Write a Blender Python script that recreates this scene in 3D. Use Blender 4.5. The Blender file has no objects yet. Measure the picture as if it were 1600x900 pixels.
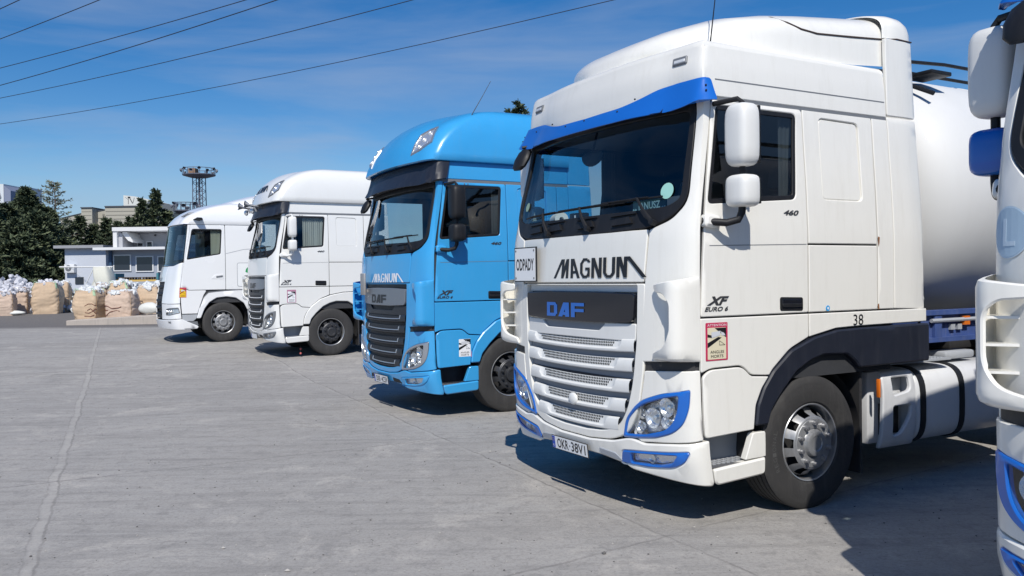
import bpy, bmesh, math, random
from math import sin, cos, pi, radians, sqrt, exp
from mathutils import Vector, Matrix, noise
from mathutils.geometry import delaunay_2d_cdt
random.seed(7)
scene = bpy.context.scene
COL = scene.collection

# ------------------------------------------------------------------ camera
CAM_H, PITCH, ROLL, FPX = 1.78, -0.0121, 0.0133, 1325.0
_F = Vector((0, cos(PITCH), sin(PITCH))); _R = Vector((1, 0, 0)); _U = _R.cross(_F)
_R, _U = _R * cos(ROLL) - _U * sin(ROLL), _R * sin(ROLL) + _U * cos(ROLL)
cam_data = bpy.data.cameras.new('camera'); cam = bpy.data.objects.new('camera', cam_data); COL.objects.link(cam)
_m = Matrix((_R, _U, -_F)).transposed().to_4x4(); _m.translation = (0, 0, CAM_H)
cam.matrix_world = _m
cam_data.sensor_fit = 'HORIZONTAL'; cam_data.sensor_width = 36.0; cam_data.lens = 36.0 * FPX / 1600.0
cam_data.clip_start = 0.05; cam_data.clip_end = 3000
scene.camera = cam

def at(px, py, Y):
    """world point seen at photo pixel (px, py) at distance Y along the ground"""
    d = _F + _R * ((px - 800) / FPX) - _U * ((py - 450) / FPX)
    return Vector((0, 0, CAM_H)) + d * (Y / d.y)

# ------------------------------------------------------------------ light
SUN_TRAVEL = Vector((0.008, 0.936, -1.0)).normalized()
SUN_EL = math.asin(-SUN_TRAVEL.z); SUN_AZ = math.atan2(-SUN_TRAVEL.x, -SUN_TRAVEL.y)   # from +Y towards +X
sun_d = bpy.data.lights.new('sun', 'SUN'); sun_d.energy = 4.4; sun_d.angle = radians(0.53); sun_d.color = (1.0, 0.955, 0.875)
sun = bpy.data.objects.new('sun', sun_d); COL.objects.link(sun); sun.location = (0, 0, 60)
sun.rotation_euler = SUN_TRAVEL.to_track_quat('-Z', 'Y').to_euler()
world = bpy.data.worlds.new('World'); scene.world = world; world.use_nodes = True
nt = world.node_tree; nt.nodes.clear()
N = nt.nodes.new; L = nt.links.new
wo = N('ShaderNodeOutputWorld'); bg = N('ShaderNodeBackground'); sky = N('ShaderNodeTexSky')
sky.sky_type = 'NISHITA'; sky.sun_disc = False; sky.sun_elevation = SUN_EL; sky.sun_rotation = SUN_AZ
sky.altitude = 250; sky.air_density = 1.0; sky.dust_density = 0.15; sky.ozone_density = 3.0
hs = N('ShaderNodeHueSaturation'); hs.inputs['Saturation'].default_value = 1.42; hs.inputs['Value'].default_value = .86; hs.inputs['Hue'].default_value = .507
L(sky.outputs[0], hs.inputs['Color'])
tc = N('ShaderNodeTexCoord'); mp = N('ShaderNodeMapping'); mp.inputs['Scale'].default_value = (1.0, 1.0, 7.0)
mp.inputs['Rotation'].default_value = (0.0, 0.12, 0.35)
L(tc.outputs['Generated'], mp.inputs['Vector'])
n1 = N('ShaderNodeTexNoise'); n1.inputs['Scale'].default_value = 1.7; n1.inputs['Detail'].default_value = 9; n1.inputs['Roughness'].default_value = .55; n1.inputs['Distortion'].default_value = .35
L(mp.outputs[0], n1.inputs['Vector'])
cr = N('ShaderNodeValToRGB'); cr.color_ramp.elements[0].position = .46; cr.color_ramp.elements[0].color = (0, 0, 0, 1)
cr.color_ramp.elements[1].position = .68; cr.color_ramp.elements[1].color = (.55, .55, .55, 1)
L(n1.outputs['Fac'], cr.inputs['Fac'])
sx = N('ShaderNodeSeparateXYZ'); L(tc.outputs['Generated'], sx.inputs[0])
mr = N('ShaderNodeMapRange'); mr.inputs['From Min'].default_value = .62; mr.inputs['From Max'].default_value = .12
L(sx.outputs['Z'], mr.inputs['Value'])
mu = N('ShaderNodeMath'); mu.operation = 'MULTIPLY'; L(cr.outputs['Color'], mu.inputs[0]); L(mr.outputs[0], mu.inputs[1])
mx = N('ShaderNodeMix'); mx.data_type = 'RGBA'; L(mu.outputs[0], mx.inputs['Factor']); L(hs.outputs['Color'], mx.inputs[6])
mx.inputs[7].default_value = (3.3, 4.0, 5.3, 1)
mr2 = N('ShaderNodeMapRange'); mr2.interpolation_type = 'SMOOTHSTEP'; mr2.inputs['From Min'].default_value = .16; mr2.inputs['From Max'].default_value = -.02; mr2.inputs['To Max'].default_value = .85
L(sx.outputs['Z'], mr2.inputs['Value']); mx2 = N('ShaderNodeMix'); mx2.data_type = 'RGBA'; L(mr2.outputs[0], mx2.inputs['Factor']); L(mx.outputs[2], mx2.inputs[6]); mx2.inputs[7].default_value = (2.3, 3.9, 6.0, 1)
L(mx2.outputs[2], bg.inputs['Color']); bg.inputs['Strength'].default_value = 0.115
L(bg.outputs[0], wo.inputs['Surface'])
scene.view_settings.view_transform = 'Standard'; scene.view_settings.look = 'None'
scene.view_settings.exposure = 0.0; scene.view_settings.gamma = 1.0; scene.view_settings.use_curve_mapping = False
scene.cycles.max_bounces = 8; scene.cycles.transparent_max_bounces = 16; scene.cycles.caustics_reflective = False
scene.cycles.use_denoising = True

# ------------------------------------------------------------------ materials
MATS = {}
def mat(name, col, rough=.5, metal=0.0, coat=0.0, spec=.5, var=0.0, vscale=4.0, bump=0.0, bscale=60.0, dirt=0.0, dirtcol=(.25, .23, .2), coords='Object'):
    if name in MATS: return MATS[name]
    m = bpy.data.materials.new(name); m.use_nodes = True; t = m.node_tree; b = t.nodes['Principled BSDF']
    b.inputs['Base Color'].default_value = (*col, 1); b.inputs['Roughness'].default_value = rough; b.inputs['Metallic'].default_value = metal
    b.inputs['Coat Weight'].default_value = coat; b.inputs['Coat Roughness'].default_value = .06; b.inputs['Specular IOR Level'].default_value = spec
    tcn = t.nodes.new('ShaderNodeTexCoord')
    last = None
    if var > 0 or dirt > 0:
        nz = t.nodes.new('ShaderNodeTexNoise'); nz.inputs['Scale'].default_value = vscale; nz.inputs['Detail'].default_value = 8; nz.inputs['Roughness'].default_value = .6
        t.links.new(tcn.outputs[coords], nz.inputs['Vector'])
        mxn = t.nodes.new('ShaderNodeMix'); mxn.data_type = 'RGBA'
        mxn.inputs[6].default_value = (*[c * (1 - var) for c in col], 1); mxn.inputs[7].default_value = (*[min(1, c * (1 + var)) for c in col], 1)
        t.links.new(nz.outputs['Fac'], mxn.inputs['Factor']); last = mxn.outputs[2]
        rr = t.nodes.new('ShaderNodeMapRange'); rr.inputs['To Min'].default_value = max(.02, rough * .8); rr.inputs['To Max'].default_value = min(1, rough * 1.25)
        t.links.new(nz.outputs['Fac'], rr.inputs['Value']); t.links.new(rr.outputs[0], b.inputs['Roughness'])
    if dirt > 0:
        n2 = t.nodes.new('ShaderNodeTexNoise'); n2.inputs['Scale'].default_value = 9; n2.inputs['Detail'].default_value = 10; n2.inputs['Roughness'].default_value = .7
        mpn = t.nodes.new('ShaderNodeMapping'); mpn.inputs['Scale'].default_value = (1.6, 1.6, .22)
        t.links.new(tcn.outputs[coords], mpn.inputs['Vector']); t.links.new(mpn.outputs[0], n2.inputs['Vector'])
        rp = t.nodes.new('ShaderNodeMapRange'); rp.inputs['From Min'].default_value = .5; rp.inputs['From Max'].default_value = .85; rp.inputs['To Max'].default_value = dirt
        t.links.new(n2.outputs['Fac'], rp.inputs['Value'])
        m2 = t.nodes.new('ShaderNodeMix'); m2.data_type = 'RGBA'; t.links.new(rp.outputs[0], m2.inputs['Factor'])
        if last: t.links.new(last, m2.inputs[6])
        m2.inputs[7].default_value = (*dirtcol, 1); last = m2.outputs[2]
    if last: t.links.new(last, b.inputs['Base Color'])
    if bump > 0:
        n3 = t.nodes.new('ShaderNodeTexNoise'); n3.inputs['Scale'].default_value = bscale; n3.inputs['Detail'].default_value = 6
        t.links.new(tcn.outputs[coords], n3.inputs['Vector'])
        bp = t.nodes.new('ShaderNodeBump'); bp.inputs['Strength'].default_value = bump; bp.inputs['Distance'].default_value = .02
        t.links.new(n3.outputs['Fac'], bp.inputs['Height']); t.links.new(bp.outputs[0], b.inputs['Normal'])
    MATS[name] = m; return m

def glass(name, tint, refl=.9, rough=.01):
    if name in MATS: return MATS[name]
    m = bpy.data.materials.new(name); m.use_nodes = True; t = m.node_tree; t.nodes.clear()
    o = t.nodes.new('ShaderNodeOutputMaterial'); g = t.nodes.new('ShaderNodeBsdfGlossy'); tr = t.nodes.new('ShaderNodeBsdfTransparent'); mxs = t.nodes.new('ShaderNodeMixShader')
    ge = t.nodes.new('ShaderNodeNewGeometry')
    def M_(op, a, b_=None):
        q = t.nodes.new('ShaderNodeMath'); q.operation = op
        for i, v in enumerate((a, b_)):
            if v is None: continue
            if isinstance(v, (int, float)): q.inputs[i].default_value = v
            else: t.links.new(v, q.inputs[i])
        return q
    dp = t.nodes.new('ShaderNodeVectorMath'); dp.operation = 'DOT_PRODUCT'; t.links.new(ge.outputs['Normal'], dp.inputs[0]); t.links.new(ge.outputs['Incoming'], dp.inputs[1])
    fr = M_('MULTIPLY_ADD', M_('POWER', M_('SUBTRACT', 1.0, M_('ABSOLUTE', dp.outputs['Value']).outputs[0]).outputs[0], 5.0).outputs[0], .92); fr.inputs[2].default_value = .07
    g.inputs['Color'].default_value = (refl, refl, refl, 1); g.inputs['Roughness'].default_value = rough; tr.inputs['Color'].default_value = (*tint, 1)
    t.links.new(fr.outputs[0], mxs.inputs[0]); t.links.new(tr.outputs[0], mxs.inputs[1]); t.links.new(g.outputs[0], mxs.inputs[2]); t.links.new(mxs.outputs[0], o.inputs['Surface'])
    MATS[name] = m; return m

WHITE = mat('white_truck_paint', (.82, .805, .755), .30, coat=.5, var=.03, vscale=2.0, dirt=.22, dirtcol=(.50, .46, .38), bump=.035, bscale=2.2)
WHITE2 = mat('clean_white_truck_paint', (.82, .83, .84), .25, coat=.6, var=.02, vscale=2.0)
WPLAST = mat('white_plastic_trim', (.74, .74, .72), .42, coat=.15, var=.04, vscale=5, dirt=.15, dirtcol=(.45, .42, .36))
SKYBLUE = mat('sky_blue_truck_paint', (.045, .345, .70), .3, coat=.6, var=.07, vscale=2.0, dirt=.18, dirtcol=(.16, .33, .50), bump=.035, bscale=2.2)
ROYAL = mat('royal_blue_paint', (.012, .13, .52), .3, coat=.5, var=.05)
BLACKP = mat('black_plastic', (.014, .0145, .017), .5, spec=.3, var=.2, vscale=8, dirt=.15, dirtcol=(.12, .115, .11))
BLACKG = mat('gloss_black', (.012, .013, .018), .12, coat=.5)
NAVYP = mat('dark_painted_arch', (.014, .017, .028), .45, var=.2, vscale=6, dirt=.25, dirtcol=(.10, .10, .11))
GREYP = mat('grey_plastic', (.16, .17, .185), .5, var=.08, vscale=6)
LGREY = mat('light_grey_recess', (.40, .42, .45), .5, var=.05, vscale=6, dirt=.15, dirtcol=(.3, .29, .28))
SILVER = mat('silver_trim', (.5, .51, .53), .3, metal=.7, var=.05)
ALU = mat('brushed_aluminium', (.45, .45, .46), .38, metal=.8, var=.15, vscale=10, dirt=.35, dirtcol=(.2, .19, .18))
STEELW = mat('silver_wheel_paint', (.36, .365, .375), .42, metal=.55, var=.25, vscale=9, dirt=.6, dirtcol=(.10, .095, .09))
DARKW = mat('dark_wheel_paint', (.05, .052, .058), .4, metal=.4, var=.3, vscale=9, dirt=.3, dirtcol=(.14, .13, .12))
CHROME = mat('reflector_chrome', (.93, .94, .95), .22, metal=.75, bump=.6, bscale=18)
RUBBER = mat('tyre_rubber', (.035, .034, .034), .75, var=.3, vscale=7, dirt=.5, dirtcol=(.10, .095, .09), bump=.15, bscale=40)
CHASSIS = mat('chassis_dark', (.03, .03, .032), .6, var=.3, vscale=5, dirt=.3, dirtcol=(.09, .08, .07))
BLUECH = mat('blue_chassis_paint', (.05, .09, .26), .55, var=.25, vscale=6, dirt=.6, dirtcol=(.20, .21, .27))
INT = mat('cab_interior_dark', (.035, .037, .042), .8, var=.15)
INTL = mat('cab_interior_grey', (.11, .11, .115), .85, var=.1)
GLASSW = glass('windscreen_glass', (.72, .80, .82))
GLASSS = glass('side_window_glass', (.62, .70, .72))
GLASSC = glass('lamp_glass', (.93, .95, .96))
MIRG = mat('mirror_glass', (.7, .72, .75), .03, metal=1.0)
ORANGE = mat('orange_lens', (.75, .18, .02), .2, coat=.5)
REDL = mat('sticker_red', (.55, .03, .10), .4)
CREAM = mat('sticker_cream', (.72, .66, .48), .45)
INK = mat('printed_black', (.012, .012, .014), .4)
LWHITE = mat('lettering_white', (.82, .83, .85), .4)
PLATE = mat('plate_white', (.78, .79, .80), .35)
EUB = mat('plate_blue', (.01, .06, .42), .35)
YELL = mat('sticker_yellow', (.80, .52, .02), .4)
PALEB = mat('pale_blue_sticker', (.42, .56, .68), .45)
PALEB2 = mat('pale_blue_letter', (.56, .68, .78), .45)
TEAL = mat('teal_sticker', (.33, .62, .55), .5)
GREENS = mat('leaf_green_print', (.02, .30, .10), .4)
RUST = mat('rust_stain', (.25, .10, .03), .8)
CURT = mat('curtain_cloth', (.62, .58, .52), .9, var=.1)
CURT2 = mat('beige_curtain_cloth', (.62, .58, .47), .9, var=.08)
PAPER = mat('tissue_paper', (.8, .8, .78), .9)

# ------------------------------------------------------------------ object helpers
class MB:
    """collects geometry; every face carries a material slot"""
    def __init__(s): s.v = []; s.f = []; s.m = []
    def add(s, vs, fs, m=0):
        o = len(s.v); s.v += [tuple(v) for v in vs]; s.f += [tuple(i + o for i in f) for f in fs]; s.m += [m] * len(fs); return s
    def box(s, x0, x1, y0, y1, z0, z1, m=0, c=0.0, M=None):
        if c <= 0:
            vs = [Vector((x, y, z)) for x in (x0, x1) for y in (y0, y1) for z in (z0, z1)]
            fs = [(0, 1, 3, 2), (4, 6, 7, 5), (0, 4, 5, 1), (2, 3, 7, 6), (0, 2, 6, 4), (1, 5, 7, 3)]
        else:
            bm = bmesh.new(); bmesh.ops.create_cube(bm, size=1)
            for v in bm.verts: v.co = Vector(((x0 + x1) / 2 + v.co.x * (x1 - x0), (y0 + y1) / 2 + v.co.y * (y1 - y0), (z0 + z1) / 2 + v.co.z * (z1 - z0)))
            bmesh.ops.bevel(bm, geom=bm.edges[:] + bm.verts[:], offset=c, segments=2, profile=.5, affect='EDGES')
            bm.verts.index_update(); vs = [v.co.copy() for v in bm.verts]; fs = [[v.index for v in f.verts] for f in bm.faces]; bm.free()
        if M: vs = [M @ v for v in vs]
        return s.add(vs, fs, m)
    def loft(s, rings, m=0, closed=True, cap0=False, cap1=False):
        n = len(rings[0]); vs = [p for r in rings for p in r]; fs = []
        for i in range(len(rings) - 1):
            for j in range(n if closed else n - 1):
                k = (j + 1) % n; fs.append((i * n + j, i * n + k, (i + 1) * n + k, (i + 1) * n + j))
        if cap0: fs.append(tuple(range(n))[::-1])
        if cap1: fs.append(tuple((len(rings) - 1) * n + j for j in range(n)))
        return s.add(vs, fs, m)
    def tube(s, pts, r, seg=10, m=0, cap=True):
        pts = [Vector(p) for p in pts]; rs = r if isinstance(r, (list, tuple)) else [r] * len(pts); rings = []; up = None
        for i, p in enumerate(pts):
            d = (pts[min(i + 1, len(pts) - 1)] - pts[max(i - 1, 0)]).normalized()
            if up is None: up = d.orthogonal().normalized()
            up = (up - d * up.dot(d)).normalized(); sd = d.cross(up)
            rings.append([p + (up * cos(a) + sd * sin(a)) * rs[i] for a in [2 * pi * k / seg for k in range(seg)]])
        return s.loft(rings, m, True, cap, cap)
    def revolve(s, prof, org, axis=(0, -1, 0), seg=40, m=0, skip=None, ms=None):
        """prof: list of (distance along axis, radius)"""
        ax = Vector(axis).normalized(); u = Vector((0, 0, 1)) if abs(ax.z) < .9 else Vector((1, 0, 0)); u = (u - ax * u.dot(ax)).normalized(); w = ax.cross(u); org = Vector(org)
        vs = [org + ax * a + (u * cos(2 * pi * k / seg) + w * sin(2 * pi * k / seg)) * r for a, r in prof for k in range(seg)]
        for i in range(len(prof) - 1):
            fs = []
            for k in range(seg):
                if skip and skip(i, k): continue
                kk = (k + 1) % seg; fs.append((i * seg + k, i * seg + kk, (i + 1) * seg + kk, (i + 1) * seg + k))
            if i == 0: base = len(s.v); s.add(vs, [], 0)
            s.f += [tuple(x + base for x in f) for f in fs]; s.m += [(ms[i] if ms else m)] * len(fs)
        return s
    def disc(s, c, n, r, seg=16, m=0):
        n = Vector(n).normalized(); u = n.orthogonal().normalized(); w = n.cross(u); c = Vector(c)
        return s.add([c + (u * cos(2 * pi * k / seg) + w * sin(2 * pi * k / seg)) * r for k in range(seg)], [tuple(range(seg))], m)
    def ball(s, c, r, m=0, seg=12, rows=8, sc=(1, 1, 1)):
        c = Vector(c); rings = []
        for i in range(rows + 1):
            a = pi * i / rows; rr = max(sin(a), 1e-3)
            rings.append([c + Vector((rr * cos(2 * pi * k / seg) * r * sc[0], rr * sin(2 * pi * k / seg) * r * sc[1], cos(a) * r * sc[2])) for k in range(seg)])
        return s.loft(rings, m)
    def prism(s, poly, lo, hi, F, m=0):
        """poly 2-D, F(u, v, w) -> point; extruded w from lo to hi"""
        n = len(poly); vs = [F(u, v, lo) for u, v in poly] + [F(u, v, hi) for u, v in poly]
        return s.add(vs, [tuple(range(n))[::-1], tuple(range(n, 2 * n))] + [(i, (i + 1) % n, (i + 1) % n + n, i + n) for i in range(n)], m)

def build(name, mb, mats, parent=None, label=None, sharp=35, smooth=True, kind=None, recalc=True):
    me = bpy.data.meshes.new(name); me.from_pydata(mb.v, [], mb.f)
    if not isinstance(mats, (list, tuple)): mats = [mats]
    for m in mats: me.materials.append(m)
    me.polygons.foreach_set('material_index', [min(i, len(mats) - 1) for i in mb.m])
    if recalc:
        bm = bmesh.new(); bm.from_mesh(me); bmesh.ops.remove_doubles(bm, verts=bm.verts, dist=1e-5); bmesh.ops.recalc_face_normals(bm, faces=bm.faces); bm.to_mesh(me); bm.free()
    me.update()
    if smooth:
        me.polygons.foreach_set('use_smooth', [True] * len(me.polygons)); me.set_sharp_from_angle(angle=radians(sharp))
    o = bpy.data.objects.new(name, me); COL.objects.link(o)
    if parent: o.parent = parent
    if label: o['label'] = label
    if kind: o['kind'] = kind
    return o

def thing(name, label, cat, loc=(0, 0, 0), rz=0, group=None):
    o = bpy.data.objects.new(name, None); o.empty_display_size = .3; COL.objects.link(o); o.location = loc; o.rotation_euler = (0, 0, rz)
    o['label'] = label; o['category'] = cat
    if group: o['group'] = group
    return o
def tag(o, label, cat, group=None):
    o['label'] = label; o['category'] = cat
    if group: o['group'] = group
    return o
def copy_tree(o, parent=None):
    c = o.copy(); COL.objects.link(c); c.parent = parent
    for ch in list(o.children): copy_tree(ch, c)
    return c

# ------------------------------------------------------------------ curved panels
def rnd(poly, r=.03, n=5):
    """round the corners of a polygon; a third value on a vertex overrides the radius"""
    out = []; N_ = len(poly)
    for i, p in enumerate(poly):
        rad = p[2] if len(p) > 2 else r
        a = Vector(poly[i - 1][:2]); b = Vector(p[:2]); c = Vector(poly[(i + 1) % N_][:2])
        d1 = a - b; d2 = c - b; l = min(rad, d1.length * .45, d2.length * .45)
        if l < 1e-4: out.append(b); continue
        p1 = b + d1.normalized() * l; p2 = b + d2.normalized() * l
        for k in range(n + 1):
            t = k / n; out.append(p1 * (1 - t) ** 2 + b * 2 * t * (1 - t) + p2 * t * t)
    return [tuple(v) for v in out]
def densify(poly, step):
    out = []
    for i, p in enumerate(poly):
        a = Vector(p[:2]); b = Vector(poly[(i + 1) % len(poly)][:2]); n = max(1, math.ceil((b - a).length / step))
        out += [a + (b - a) * k / n for k in range(n)]
    return out
def area(p): return sum(p[i - 1][0] * p[i][1] - p[i][0] * p[i - 1][1] for i in range(len(p))) / 2
def inside(pt, poly):
    x, y = pt; c = False; n = len(poly)
    for i in range(n):
        x1, y1 = poly[i - 1][0], poly[i - 1][1]; x2, y2 = poly[i][0], poly[i][1]
        if (y1 > y) != (y2 > y) and x < (x2 - x1) * (y - y1) / (y2 - y1 + 1e-12) + x1: c = not c
    return c
def inset(p, d):
    n = len(p); out = []; sg = 1 if area(p) > 0 else -1
    for i in range(n):
        e1 = (p[i] - p[i - 1]); e2 = (p[(i + 1) % n] - p[i])
        n1 = Vector((-e1.y, e1.x)).normalized() * sg; n2 = Vector((-e2.y, e2.x)).normalized() * sg
        m = n1 + n2
        if m.length < 1e-6: m = n1
        m = m.normalized(); out.append(p[i] + m * (d / max(.5, m.dot(n1))))
    return out
def patch(mb, F, outer, holes=(), off=0.0, thick=.02, bev=.006, step=.09, m=0):
    fo = off if callable(off) else (lambda u, v: off)
    loops = [densify(outer, step)] + [densify(h, step) for h in holes]
    ins = [inset(l, bev if i == 0 else -bev) for i, l in enumerate(loops)] if bev > 0 else loops
    pts = []; edges = []
    for l in ins:
        o = len(pts); pts += l; edges += [(o + i, o + (i + 1) % len(l)) for i in range(len(l))]
    us = [p.x for p in ins[0]]; vs = [p.y for p in ins[0]]
    nu = max(1, int((max(us) - min(us)) / step)); nv = max(1, int((max(vs) - min(vs)) / step))
    nb = len(pts)
    for i in range(nu + 1):
        for j in range(nv + 1):
            q = Vector((min(us) + (i + .5) * (max(us) - min(us)) / (nu + 1), min(vs) + (j + .5) * (max(vs) - min(vs)) / (nv + 1)))
            if inside(q, ins[0]) and not any(inside(q, h) for h in ins[1:]) and all((q - pts[k]).length > step * .4 for k in range(nb)): pts.append(q)
    rv, re, rf, *_ = delaunay_2d_cdt(pts, edges, [], 0, 1e-6)
    good = []
    for f in rf:
        c = (rv[f[0]] + rv[f[1]] + rv[f[2]]) / 3
        if inside(c, ins[0]) and not any(inside(c, h) for h in ins[1:]): good.append(tuple(f))
    mb.add([F(p.x, p.y, fo(p.x, p.y)) for p in rv], good, m)
    for li, (l, i_) in enumerate(zip(loops, ins)):
        r1 = [F(p.x, p.y, fo(p.x, p.y)) for p in i_]; r2 = [F(p.x, p.y, fo(p.x, p.y) - bev * .8) for p in l]; r3 = [F(p.x, p.y, fo(p.x, p.y) - thick) for p in l]
        if bev > 0: mb.loft([r1, r2, r3], m)
        else: mb.loft([r1, r3], m)
    return mb
def flat(F, mb, poly, off, m=0, step=.12):
    """thin sticker-like sheet following a surface"""
    return patch(mb, F, poly, off=off, thick=.001, bev=0, step=step, m=m)

_tc = {}
def text2d(s, w, h, shear=0.0, bold=0.0):
    key = (s, shear, bold)
    if key not in _tc:
        cu = bpy.data.curves.new('t', 'FONT'); cu.body = s; cu.size = 1; cu.offset = bold; cu.shear = shear; cu.resolution_u = 3; cu.fill_mode = 'FRONT'
        ob = bpy.data.objects.new('t', cu); COL.objects.link(ob); dg = bpy.context.evaluated_depsgraph_get(); me = ob.evaluated_get(dg).to_mesh()
        vs = [(v.co.x, v.co.y) for v in me.vertices]; fs = [tuple(p.vertices) for p in me.polygons]
        ob.evaluated_get(dg).to_mesh_clear(); bpy.data.objects.remove(ob); bpy.data.curves.remove(cu)
        x0 = min(v[0] for v in vs); x1 = max(v[0] for v in vs); y0 = min(v[1] for v in vs); y1 = max(v[1] for v in vs)
        _tc[key] = ([((x - x0) / (x1 - x0) - .5, (y - y0) / (y1 - y0) - .5) for x, y in vs], fs)
    vs, fs = _tc[key]
    return [(x * w, y * h) for x, y in vs], fs
def text(mb, F, s, uc, vc, w, h, off=.003, m=0, shear=0, bold=0, flip=-1):
    vs, fs = text2d(s, w, h, shear, bold)
    bm = bmesh.new(); bv = [bm.verts.new((x, y, 0)) for x, y in vs]
    for f in fs:
        try: bm.faces.new([bv[i] for i in f])
        except ValueError: pass
    for k in range(1, 8):
        bmesh.ops.bisect_plane(bm, geom=bm.verts[:] + bm.edges[:] + bm.faces[:], plane_co=(-w / 2 + w * k / 8, 0, 0), plane_no=(1, 0, 0))
    bm.verts.index_update()
    mb.add([F(uc + flip * v.co.x, vc + v.co.y, off) for v in bm.verts], [[v.index for v in f.verts] for f in bm.faces], m); bm.free()
def strokes(mb, F, segs, uc, vc, w, h, W, H, off=.003, m=0, t=28, flip=-1):
    for k, sg in enumerate(segs):
        x0, y0, x1, y1 = sg[:4]; tt = sg[4] if len(sg) > 4 else t
        if abs(y0 - y1) < 1e-6: q = [(x0, y0 - tt / 2), (x1, y0 - tt / 2), (x1, y0 + tt / 2), (x0, y0 + tt / 2)]
        else: q = [(x0 - tt / 2, y0), (x0 + tt / 2, y0), (x1 + tt / 2, y1), (x1 - tt / 2, y1)]
        mb.add([F(uc + flip * (x / W - .5) * w, vc + (y / H - .5) * h, off + k * .0002) for x, y in q], [(0, 1, 2, 3)], m)
MAGNUM = [(14, 0, 102, 190), (112, 190, 100, 0), (100, 0, 158, 190), (160, 190, 152, 0),
          (205, 0, 206, 190), (216, 190, 276, 0), (206, 58, 250, 58, 24),
          (305, 45, 305, 145, 27), (309, 145, 328, 178, 27), (318, 178, 365, 178, 24), (366, 178, 383, 150, 27), (309, 45, 328, 12, 27), (318, 12, 365, 12, 24), (366, 12, 380, 45, 27), (380, 12, 380, 88, 24), (345, 88, 390, 88, 24),
          (420, 0, 420, 190), (424, 190, 486, 0), (490, 0, 490, 190),
          (530, 190, 530, 45), (532, 45, 550, 12), (543, 12, 592, 12, 25), (586, 12, 606, 45), (608, 45, 608, 190),
          (646, 0, 646, 190), (656, 190, 706, 0), (706, 0, 706, 190), (722, 190, 850, 0, 34)]
DAFL = [(17, 0, 17, 125, 34), (0, 111, 85, 111, 28), (0, 14, 85, 14, 28), (95, 20, 95, 105, 34), (82, 125, 100, 96, 20), (82, 0, 100, 29, 20),
        (145, 0, 195, 125, 40), (210, 125, 215, 0, 40), (165, 28, 215, 28, 26),
        (270, 0, 270, 125, 36), (255, 111, 375, 111, 28), (255, 60, 372, 60, 26)]
# ------------------------------------------------------------------ cab surface
def lerp_keys(keys, z):
    if z <= keys[0][0]: return keys[0][1:]
    for a, b in zip(keys, keys[1:]):
        if z <= b[0]:
            t = (z - a[0]) / (b[0] - a[0]); t = t * t * (3 - 2 * t) * .35 + t * .65
            return [p + (q - p) * t for p, q in zip(a[1:], b[1:])]
    return keys[-1][1:]
class Surf:
    """outer skin of a cab: q runs round the front (0) past the corner (0.9 .. 1.4) and along the side; negative q is the left-hand side"""
    A, B = .9, .5
    def __init__(s, keys): s.keys = keys      # z, x0, bow, half width, x where the side starts
    def P(s, q, z):
        x0, bow, w, xc = lerp_keys(s.keys, z); sg = -1 if q < 0 else 1; a = abs(q); A, B = s.A, s.B; yA = w - .35
        if a <= A: return Vector((x0 + bow * (a / A) ** 2.5, sg * a * yA / A, z))
        if a <= A + B:
            t = (a - A) / B; ph = t * pi / 2; xA = x0 + bow; sl = bow * 2.5 / A
            return Vector((xA + (xc - xA) * (1 - cos(ph)) + sl * (a - A) * (1 - t) ** 2, sg * (yA + (w - yA) * sin(ph)), z))
        d = a - A - B
        return Vector((.28 + d + (xc - .28) * exp(-d / .3), sg * w, z))
    def F(s, q, z, off=0.0):
        p = s.P(q, z)
        if off == 0: return p
        e = .004; n = (s.P(q + e, z) - s.P(q - e, z)).cross(s.P(q, z + e) - s.P(q, z - e))
        n = -n.normalized() if n.length > 0 else Vector((-1, 0, 0))
        c = p - Vector((1.3, 0, z))
        if n.dot(c) < 0: n = -n
        return p + n * off
def QX(x): return x - .28 + 1.4
def qy(y, w=1.25):
    s = abs(y); yA = w - .35
    q = s * .9 / yA if s <= yA else .9 + .5 * math.asin(min(1, (s - yA) / .35)) / (pi / 2)
    return q if y > 0 else -q
XF = Surf([(.20, .16, .08, 1.22, .42), (.34, .10, .07, 1.24, .34), (.50, .06, .06, 1.25, .30), (.80, .045, .055, 1.25, .28), (1.2, .045, .055, 1.25, .28), (1.7, .05, .055, 1.25, .28),
           (2.08, .065, .06, 1.25, .285), (2.3, .11, .07, 1.24, .30), (2.95, .25, .09, 1.20, .375), (3.05, .26, .08, 1.19, .385), (3.25, .27, .06, 1.18, .40), (3.42, .31, .06, 1.16, .42), (3.6, .40, .08, 1.10, .55)])

def mir(poly): return [(-p[0],) + tuple(p[1:]) for p in poly]
def side(poly, s):
    """(x, z) on the side -> (q, z); s=-1 left-hand side"""
    return [(s * QX(p[0]),) + tuple(p[1:]) for p in poly]
def frontp(poly, s=1, w=1.25): return [(s * qy(p[0], w),) + tuple(p[1:]) for p in poly]
def symm(half):
    """half outline for y>=0 from top to bottom -> closed polygon"""
    return half + [(-p[0],) + tuple(p[1:]) for p in reversed(half)]

ARCH_OUT = [(2.77, 1.355), (1.93, 1.352), (1.65, 1.345), (1.39, 1.30), (1.143, 1.215), (.956, 1.075), (.86, .96), (.80, .84), (.775, .69)]
ARCH_IN = [(.90, .69), (.94, .80), (1.045, .92), (1.2, 1.06), (1.35, 1.13), (1.49, 1.165), (1.76, 1.155), (1.86, 1.09), (1.90, 1.04), (2.77, 1.045)]

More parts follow.
